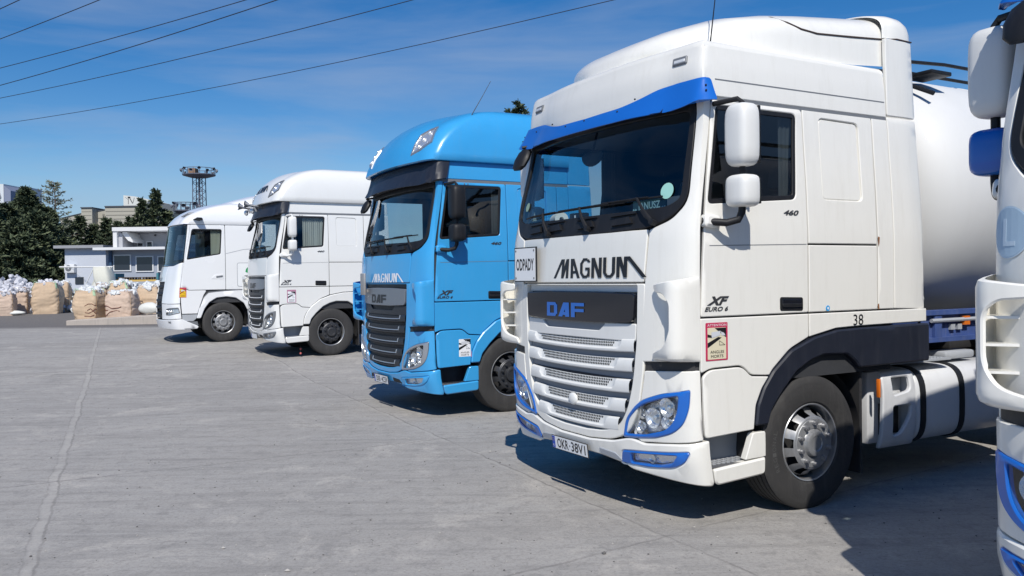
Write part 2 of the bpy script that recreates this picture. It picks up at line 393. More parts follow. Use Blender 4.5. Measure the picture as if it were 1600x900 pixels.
def wheel(parent, x, side_, rim_m, hub_m, name='wheel', inner=False, yo=1.235, badge=False):
    s = side_; O = (x, s * yo, .502); ax = (0, s, 0)
    tb = MB(); R = .505
    prof = [(-.30, .30), (-.302, .40), (-.298, .46), (-.285, .49), (-.27, .500)]
    for k in range(5):
        a = -.255 + k * .047
        prof += [(a, R), (a + .034, R), (a + .036, R - .012), (a + .045, R - .012)]
    prof += [(-.02, R), (-.012, .498), (-.004, .486), (.002, .47), (.008, .455), (.008, .45), (.012, .43), (.012, .38), (.006, .33), (.002, .31), (-.004, .305), (-.012, .298), (-.03, .292)]
    tb.revolve(prof, O, ax, 72)
    tyre = build('tyre', tb, RUBBER, parent, sharp=28)
    if badge:
        def FT(u, v, w): return Vector(O) + Vector((0, s, 0)) * (.0125 + w) + Vector((cos(u), 0, sin(u))) * v
        t = MB()
        for k, ch in enumerate('REGIONAL'):
            a = pi + .42 - k * .1
            vs, fs = text2d(ch, .03, .036); t.add([Vector(O) + Vector((0, s * .0135, 0)) + Vector((cos(a), 0, sin(a))) * (.405 + vy) + Vector((sin(a), 0, -cos(a))) * vx for vx, vy in vs], fs)
        build('tyre_lettering', t, mat('tyre_letter_rubber', (.075, .075, .075), .8), tyre)
    rb = MB(); rb.revolve([(-.012, .298), (-.004, .292), (-.008, .284), (-.03, .279), (-.12, .272)], O, ax, 60, m=1)
    # dished disc with hand holes
    prof = [(-.12, .272), (-.085, .262), (-.06, .252), (-.035, .226), (.012, .205), (.02, .196), (.022, .188)]
    rb.revolve(prof, O, ax, 60, m=0, skip=lambda i, k: i in (2, 3) and k % 6 in (1, 2, 3))
    rim = build('rim', rb, [rim_m, SILVER], parent, sharp=40)
    bk = MB(); bk.revolve([(-.13, .28), (-.13, .02)], O, ax, 40); build('brake_drum', bk, CHASSIS, parent)
    hb = MB()
    hb.revolve([(.022, .188), (.026, .183), (.027, .115), (.02, .108), (.03, .10), (.052, .095), (.056, .088), (.056, .06), (.05, .054), (.05, .001)], O, ax, 40, m=0)
    for k in range(10):
        a = 2 * pi * (k + .5) / 10; c = Vector(O) + Vector((cos(a) * .1675 * .92, s * .027, sin(a) * .1675 * .92))
        hb.revolve([(0, .021), (.008, .021), (.01, .016), (.03, .016), (.032, .012), (.032, .001)], c, ax, 10, m=1)
    build('hub', hb, [rim_m, hub_m], parent)

def mirror_set(parent, s, shell_up, shell_lo, arm_m, XC=.535, YC=1.405):
    def P(x, y, z): return Vector((x, s * y, z))
    def shell(z0, z1, dx, w, r):
        rings = []
        zs = [0, .012, .04, .09, .16, .3, .5, .7, .84, .91, .96, .988, 1]
        for t in zs:
            k = .42 + .58 * (1 - abs(2 * t - 1) ** 6) ** .5
            cx = XC - .01 * (1 - k); ring = []
            for j in range(24):
                a = 2 * pi * j / 24; c_, s_ = cos(a), sin(a)
                ex = abs(c_) ** .62 * (1 if c_ > 0 else -1) * dx * k; ey = abs(s_) ** .52 * (1 if s_ > 0 else -1) * w * k
                if ex > dx * .55: ex = dx * .55
                ring.append(P(cx + ex, YC + ey, z0 + (z1 - z0) * t))
            rings.append(ring)
        return rings
    mg = MB(); mg.tube([P(.30, 1.24, 2.155), P(.44, 1.34, 2.14), P(.505, 1.385, 2.16), P(.525, 1.40, 2.21), P(.53, 1.405, 2.30)], .026, 12)
    mg.tube([P(.53, 1.405, 2.30), P(.53, 1.405, 2.6)], .022, 10); mg.tube([P(.53, 1.405, 2.6), P(.53, 1.405, 2.97), P(.52, 1.375, 2.995), P(.46, 1.20, 2.985)], [.02, .02, .018, .018], 10)
    arm = build('mirror_arm', mg, arm_m, parent)
    for nm, z0, z1, dx, w, mm in (('upper', 2.525, 2.955, .10, .108, shell_up), ('lower', 2.245, 2.468, .098, .108, shell_lo)):
        b = MB(); b.loft(shell(z0, z1, dx, w, .03), 0, True, True, True); sh = build('mirror_shell', b, mm, parent, sharp=50)
        g = MB(); g.box(XC + .052, XC + .075, s * (YC - .095) if s > 0 else s * (YC + .095), s * (YC + .095) if s > 0 else s * (YC - .095), z0 + .02, z1 - .02, 1, .004)
        g.box(XC + .072, XC + .079, min(s * (YC - .085), s * (YC + .085)), max(s * (YC - .085), s * (YC + .085)), z0 + .035, z1 - .035, 0)
        build('mirror_glass', g, [MIRG, BLACKP], sh)

def sticker_attention(F, parent, qc, zc, w, h, s, border, field, dark=INK, top_txt='ATTENTION', low=('ANGLES', 'MORTS')):
    b = MB(); q0 = qc - (w / 2); R_ = lambda x0, x1, y0, y1: [(qc + s * 0 - (x0 - .5) * w, zc + (y0 - .5) * h), (qc - (x1 - .5) * w, zc + (y0 - .5) * h), (qc - (x1 - .5) * w, zc + (y1 - .5) * h), (qc - (x0 - .5) * w, zc + (y1 - .5) * h)]
    def T(poly): return [(qc - (x - .5) * w, zc + (y - .5) * h) for x, y in poly]
    flat(F, b, rnd(R_(0, 1, 0, 1), .008), .003, 0); flat(F, b, rnd(R_(.08, .92, .035, .87), .004), .0045, 1)
    flat(F, b, T([(.08, .34), (.72, .60), (.56, .62), (.08, .47)]), .0055, 2); flat(F, b, T([(.4, .86), (.92, .86), (.92, .6), (.75, .67)]), .0055, 2)
    flat(F, b, T([(.08, .70), (.3, .66), (.3, .6), (.08, .62)]), .0055, 2)
    flat(F, b, T([(.24, .75), (.66, .78), (.64, .66), (.26, .60)]), .007, 3); flat(F, b, T([(.68, .76), (.82, .72), (.88, .65), (.70, .66)]), .007, 3)
    for seg in ([(.6, .52), (.6, .40), (.61, .40), (.61, .52)], [(.6, .41), (.86, .41), (.86, .40), (.6, .40)], [(.6, .52), (.62, .52), (.86, .41), (.84, .41)]): flat(F, b, T(seg), .0065, 2)
    if top_txt: text(b, F, top_txt, qc, zc + h * .435, w * .86, h * .06, .006, 4)
    text(b, F, low[0], qc, zc - h * .27, w * .62, h * .075, .0065, 2); text(b, F, low[1], qc, zc - h * .385, w * .56, h * .075, .0065, 2)
    return build('warning_sticker', b, [border, field, dark, mat('sticker_grey_drawing', (.6, .62, .66), .5), LWHITE], parent, smooth=False, recalc=False)

root_roof = {}
def tractor(cfg):
    root = thing('semi_truck', cfg['label'], 'truck', cfg['loc'], radians(29.6), cfg.get('group'))
    paint = cfg['paint']; trimp = cfg.get('bumper', paint); G = XF; F = G.F; ssc = cfg['roof'] == 'high'
    P = lambda name, mb, mats, parent=root, **k: build(name, mb, mats, parent, **k)
    # inner shell behind all the seams
    wsh = [(1.14, 2.99), (1.14, 2.30), (1.03, 2.19)]
    glass_half = [(1.12, 2.955, .06), (1.13, 2.33, .09), (1.03, 2.275, .12), (.80, 2.262), (.3, 2.258)]
    glass_poly = rnd(frontp(symm(glass_half)), .01)
    win = [(.345, 2.275, .05), (1.235, 2.335, .05), (1.285, 2.985, .05), (.425, 2.985, .05)]
    b = MB()
    patch(b, F, [(-QX(2.33), 1.0), (QX(2.33), 1.0), (QX(2.33), 3.06), (-QX(2.33), 3.06)], [glass_poly, frontp([(.79, 1.725), (-.79, 1.725), (-.77, 1.02), (.77, 1.02)])] + [rnd(side(win, s), .05) for s in (-1, 1)], off=-.03, thick=.004, bev=0, step=.12)
    P('cab_shell', b, INT)
    b = MB(); b.box(.34, 2.33, -1.0, 1.0, 1.0, 1.04); b.box(2.30, 2.335, -1.15, 1.15, 1.0, 3.36); b.box(.75, 2.30, -1.08, 1.08, 3.30, 3.33); b.box(.46, 2.30, -1.12, 1.12, 3.02, 3.05)
    P('cab_body', b, INTL)
    # ---------- front panels
    b = MB(); patch(b, F, rnd(frontp(symm([(.875, 2.115, .01), (.85, 1.735, .02)])), .01)); front = P('front_panel', b, paint)
    tb = MB()
    strokes(tb, F, MAGNUM, qy(cfg['mag'][0]), cfg['mag'][1], cfg['mag'][2], cfg['mag'][3], 866, 190, .002, 0, t=28) if cfg.get('mag') and not cfg.get('mag_roof') else None
    if tb.v: P('company_lettering', tb, cfg['mag'][4], front, smooth=False, recalc=False)
    # windscreen frame + cowl
    cowl_half = [(1.175, 3.02, .05), (1.185, 2.32, .12), (1.07, 2.19, .10), (.86, 2.125, .05), (.5, 2.11), (0, 2.108)]
    b = MB(); patch(b, F, rnd(frontp(symm(cowl_half)), .01), [glass_poly], off=.004, thick=.03)
    for yy in (-.62, -.18, .28, .62):  # washer recesses and clips of the cowl
        def FC(u, v, w): return F(qy(yy - u), v, .004 + w)
        b.prism([(-.12, 2.155), (.10, 2.165), (.06, 2.215), (-.08, 2.205)], 0, .02, FC)
        b.prism([(-.15, 2.225), (.12, 2.235), (.12, 2.242), (-.15, 2.232)], 0, .018, FC)
    cowl = P('windscreen_frame', b, BLACKP)
    b = MB(); patch(b, F, glass_poly, off=-.008, thick=.005, bev=0, step=.12); ws = P('windscreen', b, GLASSW)
    # wipers: pivot on the cowl, arm up to the blade
    for y0, z0, y1, z1, ya, yb in ((.37, 2.14, .50, 2.315, .90, .18), (-.22, 2.15, -.08, 2.325, .42, -.62), (-.93, 2.155, -.76, 2.34, -.25, -.98)):
        w = MB(); p0 = F(qy(y0), z0, .035); p1 = F(qy(y1), z1, .045); w.tube([F(qy(y0), z0, .0), F(qy(y0), z0, .05)], .022, 10)
        w.tube([p0, p0.lerp(p1, .5) + Vector((-.012, 0, 0)), p1], [.017, .013, .009], 8)
        n = 12; bl = [F(qy(ya + (yb - ya) * k / n), z1 - .01 + .012 * (k / n), .02) for k in range(n + 1)]
        w.tube(bl, .0075, 6); w.tube([p + Vector((-.012, 0, .006)) for p in bl[2:-2]], .006, 6); w.tube([p1, bl[n // 2]], .008, 6)
        P('wiper', w, BLACKP)
    # corner panels with the air vane
    cor = [(.888, 2.112, .01), (1.07, 2.175, .05), (1.192, 2.31, .1), (1.182, 3.03, .02)]
    for s in (-1, 1):
        b = MB(); pts = frontp(cor, s) + side([(.365, 3.025, .01), (.272, 2.08, .02), (.268, 1.20, .02)], s) + frontp([(.82, 1.16, .03), (.862, 1.735, .01)], s)
        patch(b, F, rnd(pts, .01), thick=.03); cp = P('corner_panel', b, paint)
        plan = [(0, .268, 1.262), (.08, .188, 1.258), (.16, .108, 1.248), (.21, .068, 1.228), (.245, .046, 1.20), (.275, .038, 1.17), (.32, .042, 1.13), (.40, .052, 1.065), (.50, .080, .975)]
        def VP(u, z, w, s=s):
            for a_, c_ in zip(plan, plan[1:]):
                if u <= c_[0] or c_ is plan[-1]: t = (u - a_[0]) / (c_[0] - a_[0]); x = a_[1] + (c_[1] - a_[1]) * t; y = a_[2] + (c_[2] - a_[2]) * t; tx, ty = c_[1] - a_[1], c_[2] - a_[2]; break
            nl = sqrt(tx * tx + ty * ty); n_ = Vector((ty / nl, -tx / nl, 0)); n_ = n_ if n_.dot(Vector((-.5, 1, 0))) > 0 else -n_
            body = F(qy(max(.9, 1.25 - .62 * max(0, u - .02))) if u > .02 else QX(.262), z, .004)
            e = max(0, 1 - min(1, (1.775 - z) / .055), 1 - min(1, (z - 1.178) / .055)); e = 1 - sqrt(max(0, 1 - e * e)) if e < 1 else 1
            p = (Vector((x, y, z)) + n_ * w).lerp(body, e * .95); return Vector((p.x, s * p.y, p.z))
        b = MB(); vp = [(0.0, 1.77, .02), (.50, 1.72, .03), (.48, 1.665, .03), (.33, 1.655, .05), (.262, 1.60, .05), (.262, 1.38, .05), (.33, 1.285, .06), (.52, 1.235, .03), (.53, 1.183, .02), (0.0, 1.183, .02)]
        patch(b, VP, rnd(vp, .03), off=0.0, thick=.022, bev=.008, step=.035)
        for zz in (1.34, 1.46, 1.58):
            qa = s * QX(.24); b.prism([(0.06, 0), (.24, 0), (.24, 1), (.06, 1)], -.006, .006, lambda u, v, w_, zz=zz, s=s: VP(u, zz + w_, -.018).lerp(F(s * (QX(.27) - u * 1.35), zz + w_, 0), v))
        P('air_vane', b, cfg.get('vane', paint), cp)
    # ---------- grille
    gout = frontp(symm([(.865, 1.725, .02), (.845, 1.10, .05), (.79, .80, .12), (.68, .62, .12), (.50, .548, .12), (.2, .52)]))
    gin = frontp(symm([(.785, 1.718, .02), (.775, 1.30, .05), (.735, 1.0, .1), (.675, .80, .1), (.58, .665, .1), (.40, .60, .08), (.15, .582)]))
    b = MB(); patch(b, F, rnd(gout, .02), [rnd(gin, .02)], off=.0, thick=.06, bev=.008); grille = P('grille', b, cfg.get('gsur', paint))
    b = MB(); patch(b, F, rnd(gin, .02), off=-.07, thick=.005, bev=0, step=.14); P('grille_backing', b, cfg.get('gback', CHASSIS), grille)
    gm = cfg['gslat']
    b = MB(); patch(b, F, rnd(frontp([(.775, 1.725), (-.775, 1.725), (-.775, 1.66), (.775, 1.66)]), .01), off=-.035, thick=.02, step=.14)
    patch(b, F, rnd(frontp([(.765, 1.43), (-.765, 1.43), (-.755, 1.30), (.755, 1.30)]), .02), [rnd(frontp([(.50, 1.425), (-.42, 1.425), (-.34, 1.365), (.42, 1.365)]), .02)], off=-.012, thick=.03)
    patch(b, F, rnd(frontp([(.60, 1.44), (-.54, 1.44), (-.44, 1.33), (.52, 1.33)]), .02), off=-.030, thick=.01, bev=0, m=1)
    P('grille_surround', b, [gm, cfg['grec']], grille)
    b = MB(); bp = [(.765, 1.652, .03), (.3, 1.664), (-.3, 1.664), (-.765, 1.652, .03), (-.745, 1.44, .05), (-.3, 1.425), (.3, 1.425), (.745, 1.44, .05)]
    patch(b, F, rnd(frontp(bp), .02), off=.008, thick=.03); bd = P('badge_panel', b, cfg['badge'], grille)
    b = MB(); strokes(b, F, DAFL, qy(.10), 1.515, .56, .115, 375, 125, .0105, 0); P('badge_lettering', b, cfg['badgetxt'], bd, smooth=False, recalc=False)
    for k, (zc, hw, he) in enumerate(((1.262, .60, .755), (1.115, .56, .735), (.957, .53, .70), (.808, .48, .655), (.660, .41, .57))):
        b = MB(); mb2 = MB(); n = 44
        prof = [(.024, .044), (.010, -.024), (.003, -.027), (-.003, -.034), (-.002, -.046), (.004, -.054), (.034, -.062), (.036, -.112)]; prof2 = [(.020, .046), (.005, .034), (-.004, .008), (-.004, -.025), (-.002, -.046), (.004, -.054), (.034, -.062), (.036, -.112)]
        rings = []
        for i in range(n + 1):
            y = -he + 2 * he * i / n; dz = .016 * (y / he) ** 2; ed = 0; sc = 1
            w2 = min(1, max(0, (abs(y) - hw + .03) / .05)); w2 = w2 * w2 * (3 - 2 * w2); rings.append([F(qy(y) if abs(y) > 1e-6 else 1e-5, zc + dz + (pz_ + .02) * sc - .02, -(d_ + .035 * ed * ed)) for d_, pz_ in [(a_[0] + (c_[0] - a_[0]) * w2, a_[1] + (c_[1] - a_[1]) * w2) for a_, c_ in zip(prof, prof2)]])
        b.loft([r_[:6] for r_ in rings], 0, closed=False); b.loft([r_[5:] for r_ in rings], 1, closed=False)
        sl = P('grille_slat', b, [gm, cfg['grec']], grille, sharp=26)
        for r in range(3):
            d = .0215 - r * .0041; pz = .032 - r * .020; cnt = int(2 * (hw - .04 - .02 * r) / .0215)
            for i in range(cnt):
                y = -(hw - .05 - .025 * r) + i * .0215 + (.5 * .0215 if r % 2 else 0)
                if y > hw - .05 - .025 * r: continue
                c = F(qy(y) if abs(y) > 1e-6 else 1e-5, zc + .016 * (y / he) ** 2 + pz, -(d) + .0012)
                mb2.add([c + Vector((.206 * sin(a) * .009, cos(a) * .0092, sin(a) * .0095)) for a in [pi / 6 + pi * j / 3 for j in range(6)]], [tuple(range(6))])
        if cfg.get('lip'):
            lp = MB(); pts = [F(qy(y) if abs(y) > 1e-6 else 1e-5, zc + .016 * (y / he) ** 2 - .012, .004) for y in [-hw + 2 * hw * i / 20 for i in range(21)]]
            pts = [pts[0] + Vector((.01, 0, .045))] + pts + [pts[-1] + Vector((.01, 0, .045))]; lp.tube(pts, .008, 6); P('chrome_lip', lp, cfg['lip'], grille)
        P('slat_mesh', mb2, cfg.get('hole', INK), grille, smooth=False, recalc=False)
    if cfg.get('radar', True):
        b = MB(); b.ball(F(1e-5, .80, .0), .062, 0, 16, 10, (.35, 1, .8)); P('radar_cover', b, gm, grille)
    # ---------- lower corners with lamps
    for s in (-1, 1):
        hl = [(.62, .588, .02), (.66, .73, .05), (.79, .865, .08), (1.02, .945, .06), (1.215, .985, .02), (1.21, .86, .05), (1.18, .755, .06), (1.10, .675, .07), (.95, .625), (.80, .604)]
        hlq = rnd(frontp(hl, s), .03)
        ca = [(.85, 1.095, .03), (1.10, 1.11)]
        pts = frontp(ca, s) + side([(.262, 1.12, .02), (.285, .635, .02)], s) + frontp([(1.05, .60), (.80, .575), (.72, .62, .06), (.80, .79, .10), (.85, 1.05)], s)
        hin2 = rnd(frontp([(.652, .612, .02), (.69, .73, .05), (.81, .842, .08), (1.03, .915, .05), (1.145, .94, .02), (1.135, .83, .04), (1.10, .745, .05), (1.03, .685, .06), (.85, .633)], s), .02)
        b = MB(); patch(b, F, rnd(pts, .02), [hlq], thick=.03); lc = P('headlight_panel', b, paint)
        b = MB(); patch(b, F, hlq, [hin2], off=.010, thick=.035, bev=.008, m=0)
        tr = MB(); patch(tr, F, hin2, off=-.07, thick=.005, bev=0, step=.05)
        hd = P('headlight', b, cfg['lamptrim'])
        P('reflector', tr, CHROME, hd)
        r = MB()
        for yy, zz, rr in ((1.03, .845, .07), (.90, .755, .075), (.765, .675, .05), (1.02, .735, .045), (.80, .775, .04)):
            c = F(s * qy(yy), zz, -.03); nrm = (c - F(s * qy(yy), zz, -.06)).normalized()
            nrm = (nrm * .5 + Vector((-1, 0, 0))).normalized()
            r.revolve([(0.0, rr), (-.02, rr * .93), (-.045, rr * .6), (-.05, .02), (-.02, .018), (-.015, .001)], c, nrm, 24)
        r.box(.16, .20, min(s * .70, s * .98), max(s * .70, s * .98), .615, .63)
        P('lamp_bowl', r, CHROME, hd)
        g = MB(); patch(g, F, hin2, off=-.002, thick=.002, bev=0, step=.06); P('lamp_cover', g, GLASSC, hd)
        # fog lamp
        fg = rnd(frontp([(.565, .385, .02), (.60, .483, .03), (.87, .508), (1.205, .552, .04), (1.17, .478, .05), (1.08, .425, .05), (.85, .392)], s), .02)
        fin = rnd(frontp([(.675, .402, .02), (.695, .477, .02), (1.12, .518, .02), (1.07, .455, .03), (.95, .420)], s), .02)
        b = MB(); patch(b, F, fg, [fin], off=.012, thick=.03, bev=.008); fl = P('fog_lamp', b, cfg['fogtrim'])
        b = MB(); patch(b, F, fin, off=-.026, thick=.004, bev=0, step=.05); c = F(s * qy(.88), .455, -.012); b.revolve([(0, .035), (-.02, .02), (-.02, .001)], c, (-1, 0, 0), 20); P('reflector', b, CHROME, fl)
        b = MB(); patch(b, F, fin, off=.0, thick=.002, bev=0, step=.06); P('lamp_cover', b, GLASSC, fl)
        # dark band between upper and lower corner
    fgs = [rnd(frontp([(.565, .385, .02), (.60, .483, .03), (.87, .508), (1.205, .552, .04), (1.17, .478, .05), (1.08, .425, .05), (.85, .392)], s), .02) for s in (-1, 1)]
    half = [(0.2, .512), (.50, .54), (.70, .59, .05), (.84, .567)]
    bump = frontp([(p[0],) + tuple(p[1:]) for p in half]) + frontp([(1.05, .592)]) + side([(.335, .628, .02), (.345, .30, .05)], 1) + frontp([(1.0, .325), (.66, .345, .05), (.60, .375), (.33, .40, .03)])
    bump = bump + [(-p[0],) + tuple(p[1:]) for p in reversed(bump)]
    b = MB(); patch(b, F, rnd(bump, .02), fgs, off=.008, thick=.05, bev=.012); bu = P('bumper', b, trimp)
    for s in (-1, 1): b = MB(); patch(b, F, rnd(frontp([(.32, .465, .02), (.52, .452, .02), (.60, .395, .02), (.33, .408, .02)], s), .02), off=.012, thick=.01, m=0); P('bumper_insert', b, cfg.get('insert', GREYP), bu)
    # number plate
    b = MB(); px, pz, pw, ph = .055, .408, .52, .114
    def FP(u, v, w): return Vector((.045 - w - (v - pz) * .12, px - u, v))
    b.prism([(-pw / 2, pz - ph / 2), (pw / 2, pz - ph / 2), (pw / 2, pz + ph / 2), (-pw / 2, pz + ph / 2)], 0, .006, FP, 3)
    b.prism([(-pw / 2 + .006, pz - ph / 2 + .006), (pw / 2 - .006, pz - ph / 2 + .006), (pw / 2 - .006, pz + ph / 2 - .006), (-pw / 2 + .006, pz + ph / 2 - .006)], .006, .0075, FP, 0)
    b.prism([(-pw / 2 + .008, pz - ph / 2 + .008), (-pw / 2 + .048, pz - ph / 2 + .008), (-pw / 2 + .048, pz + ph / 2 - .008), (-pw / 2 + .008, pz + ph / 2 - .008)], .0075, .0085, FP, 1)
    FPt = lambda u, v, w: FP(u, v, w)
    text(b, FPt, 'PL', -pw / 2 + .028, pz - .028, .024, .018, .0095, 0, flip=1)
    for k in range(10): b.disc(FP(-pw / 2 + .028 + .012 * cos(k * pi / 5), pz + .022 + .012 * sin(k * pi / 5), .0095), (-1, 0, 0), .002, 5, 4)
    if cfg.get('plate'):
        t1, t2 = cfg['plate']
        text(b, FPt, t1, -.095, pz, .165, .078, .009, 2, bold=.012, flip=1); text(b, FPt, t2, .13, pz, .20, .078, .009, 2, bold=.012, flip=1)
        b.disc(FP(.008, pz, .009), (-1, 0, 0), .007, 8, 2)
    P('number_plate', b, [PLATE, EUB, INK, CHASSIS, YELL], smooth=False)
    # black filler bands behind the seams at the front
    b = MB(); patch(b, F, frontp([(.80, 1.20), (1.24, 1.22), (1.24, 1.06), (.80, 1.04)], -1), off=-.02, thick=.004, bev=0); patch(b, F, frontp([(.80, 1.20), (1.24, 1.22), (1.24, 1.06), (.80, 1.04)], 1), off=-.02, thick=.004, bev=0)
    patch(b, F, frontp([(1.15, 1.0), (-1.15, 1.0), (-1.15, .42), (1.15, .42)]), off=-.12, thick=.01, bev=0, step=.15)
    b.box(.32, 1.0, -.85, .85, .38, .98); b.box(.9, 2.2, -.55, .55, .45, 1.05, 0, .03)
    P('engine_block', b, CHASSIS)
    # ---------- sides
    for s in (-1, 1):
        door = rnd(side([(.28, 1.49, .02), (1.345, 1.49, .02), (1.35, 3.022, .03), (.372, 3.018, .04)], s), .02)
        wq = rnd(side(win, s), .05)
        b = MB(); patch(b, F, door, [wq]); dr = P('door', b, paint)
        wi = [tuple(v) for v in inset([Vector(p) for p in wq], .035)]
        b = MB(); patch(b, F, wq, [wi], off=-.004, thick=.012, bev=.004); P('window_seal', b, BLACKP, dr)
        b = MB(); patch(b, F, wi, off=-.012, thick=.004, bev=0, step=.2); P('door_window', b, GLASSS, dr)
        hz = rnd(side([(1.045, 1.51, .02), (1.285, 1.505, .02), (1.285, 1.605, .02), (1.045, 1.612, .02)], s), .02)
        b = MB(); patch(b, F, hz, off=.006, thick=.01, bev=.004, m=0); patch(b, F, [tuple(v) for v in inset([Vector(p) for p in hz], .014)], off=.008, thick=.004, m=1)
        patch(b, F, rnd(side([(1.06, 1.535), (1.27, 1.532), (1.27, 1.56), (1.06, 1.563)], s), .01), off=.018, thick=.012, bev=.003, m=0); P('door_handle', b, [BLACKP, BLACKG], dr)
        b = MB(); b.add([F(s * QX(x), z, .0015) for x, z in ((.36, 1.988), (1.33, 2.005), (1.33, 2.0), (.36, 1.983))], [(0, 1, 2, 3)])
        for x in (.74, .79): b.box(x, x + .012, s * 1.198 - .004, s * 1.198 + .004, 2.995, 3.01)
        P('door_crease', b, GREYP, dr, smooth=False)
        if s < 0:
            b = MB(); text(b, F, '460', -QX(1.175), 2.235, .16, .040, .004, 0, shear=.3, bold=.035); P('power_badge', b, mat('badge_graphite', (.06, .062, .068), .35, metal=.3), dr, smooth=False, recalc=False)
            b = MB(); text(b, F, 'XF', -QX(.435), 1.60, .21, .062, .004, 0, shear=.45, bold=.045); text(b, F, 'EURO 6', -QX(.42), 1.543, .22, .032, .004, 0, shear=.3, bold=.03)
            P('model_badge', b, mat('badge_graphite', (0, 0, 0)), dr, smooth=False, recalc=False)
        # mirror foot
        b = MB(); patch(b, F, rnd(side([(.285, 2.115, .03), (.43, 2.10, .05), (.44, 2.19, .03), (.29, 2.205, .03)], s), .02), off=.05, thick=.06, bev=.02, m=0)
        P('mirror_foot', b, cfg.get('mfoot', paint), dr)
        # lower side
        b = MB(); arc_lo = [(x, z + .008) for x, z in ARCH_OUT[3:6]]
        patch(b, F, rnd(side([(.275, 1.478, .01), (1.345, 1.478, .01), (1.345, 1.305, .01), (1.143, 1.226, .05), (.962, 1.084, .02), (.93, 1.045, .01), (.75, 1.06, .03), (.66, 1.135, .06), (.36, 1.13, .04), (.275, 1.10, .02)], s), .02)); P('lower_door_panel', b, paint)
        b = MB(); patch(b, F, rnd(side([(.29, 1.075, .03), (.36, 1.118, .05), (.66, 1.122, .06), (.745, 1.048, .03), (.92, 1.035, .01), (.85, .955, .02), (.79, .84, .02), (.768, .665, .01), (.30, .645, .03)], s), .02), off=.004); P('fender', b, paint)
        # step
        b = MB()
        patch(b, F, rnd(side([(.355, .42, .02), (.885, .45, .02), (.885, .325, .04), (.36, .30, .04)], s), .02), off=.006, thick=.05, bev=.014, m=0)
        patch(b, F, rnd(side([(.76, .64, .02), (.888, .64, .02), (.888, .455, .01), (.68, .45, .01)], s), .02), off=.0, thick=.05, bev=.006, m=0)
        ya, yb = sorted((s * 1.235, s * 1.02)); b.box(.35, .88, ya, yb, .425, .437, 1)
        ya, yb = sorted((s * 1.06, s * 1.04)); b.box(.36, .88, ya, yb, .43, .66, 2)
        for i in range(9):
            for j in range(3):
                b.box(.43 + i * .045, .46 + i * .045, *sorted((s * (1.19 - j * .045), s * (1.165 - j * .045))), .437, .441, 2)
        P('step', b, [trimp, cfg.get('stepm', ALU), LGREY if paint is not SKYBLUE else NAVYP], sharp=30)
        # rear side panels
        blank = rnd(side([(1.53, 2.345, .05), (1.985, 2.345, .05), (1.985, 2.965, .05), (1.53, 2.975, .05)], s), .05)
        b = MB(); patch(b, F, rnd(side([(1.358, 2.008), (2.14, 2.008), (2.15, 3.022), (1.358, 3.022)], s), .008), [blank]); sp = P('side_panel', b, paint)
        b = MB(); patch(b, F, blank, off=-.010, thick=.02, bev=.012); P('window_blank', b, paint, sp)
        b = MB(); patch(b, F, rnd(side([(1.358, 1.49), (2.14, 1.49), (2.14, 1.996), (1.358, 1.996)], s), .008)); P('locker_door', b, paint)
        b = MB(); patch(b, F, rnd(side([(2.152, 1.49), (2.345, 1.49), (2.345, 3.022), (2.16, 3.022)], s), .008)); P('rear_pillar', b, paint)
        if s < 0 and cfg.get('rust'):
            b = MB(); flat(F, b, side([(2.148, 2.07), (2.17, 2.065), (2.166, 2.02), (2.156, 1.99)], s), .002); flat(F, b, side([(2.14, 1.53), (2.155, 1.535), (2.16, 1.49), (2.145, 1.49)], s), .002); P('rust_streak', b, RUST, smooth=False)
        b = MB(); rear = cfg.get('arch_rear', 2.77)
        patch(b, F, rnd(side([(1.358, 1.478), (rear - .01, 1.478), (rear - .01, 1.372), (1.93, 1.366), (1.65, 1.358), (1.358, 1.306)], s), .008)); lp = P('lower_rear_panel', b, paint)
        if s < 0 and cfg.get('num'):
            b = MB(); text(b, F, cfg['num'], -QX(1.905), 1.415, .115, .085, .003, 0, bold=.0); P('fleet_number', b, INK, lp, smooth=False, recalc=False)
            b = MB(); b.disc(F(-QX(1.555), 1.515, .004), (0, -1, 0), .022, 20, 0); b.disc(F(-QX(1.555), 1.515, .006), (0, -1, 0), .010, 16, 1); P('round_sticker', b, [mat('blue_dot', (.02, .35, .75), .4), LWHITE], smooth=False)
        ao = [(min(x, rear), z) for x, z in ARCH_OUT]; ai = [(min(x, rear), z) for x, z in ARCH_IN]
        if rear < 2.7: ai[-1] = (rear, 1.16)
        b = MB(); patch(b, F, rnd(side(ao + ai, s), .02), off=.022, thick=.05, bev=.012, step=.07); P('wheel_arch', b, cfg['arch'])
        b = MB(); rings = []
        for k in range(19):
            a = radians(-12 + 204 * k / 18); rings.append([Vector((1.38 - cos(a) * r_, s * yy, .50 + sin(a) * r_ * .98)) for yy, r_ in ((1.2, .60), (.72, .60))])
        b.loft(rings, 0, closed=False); b.box(.80, 2.3, *sorted((s * .70, s * .72)), .45, 1.2)
        b.box(2.0, 2.03, *sorted((s * .8, s * 1.18)), .18, 1.1); P('mudguard', b, CHASSIS)
        wheel(root, 1.38, s, cfg['rim'], cfg['hub'], badge=(s < 0 and cfg.get('badge_tyre', False)))
        mirror_set(root, s, *cfg['mirrors'])
        # side deflector
        b = MB(); tz = 3.90 if not ssc else 3.9
        def FD(u, v, w):
            k = max(0, min(1, (v - 2.95) / .9)); yy = G.P(QX(2.3), min(v, 3.03))[1] - .02 * k; return Vector((u, s * (yy + w - .03 * max(0, (u - 2.6) / .2)), v))
        patch(b, FD, rnd([(2.352, 1.49), (2.765, 1.475), (2.74, 3.045), (2.352, 3.045)], .012), off=.0, thick=.03)
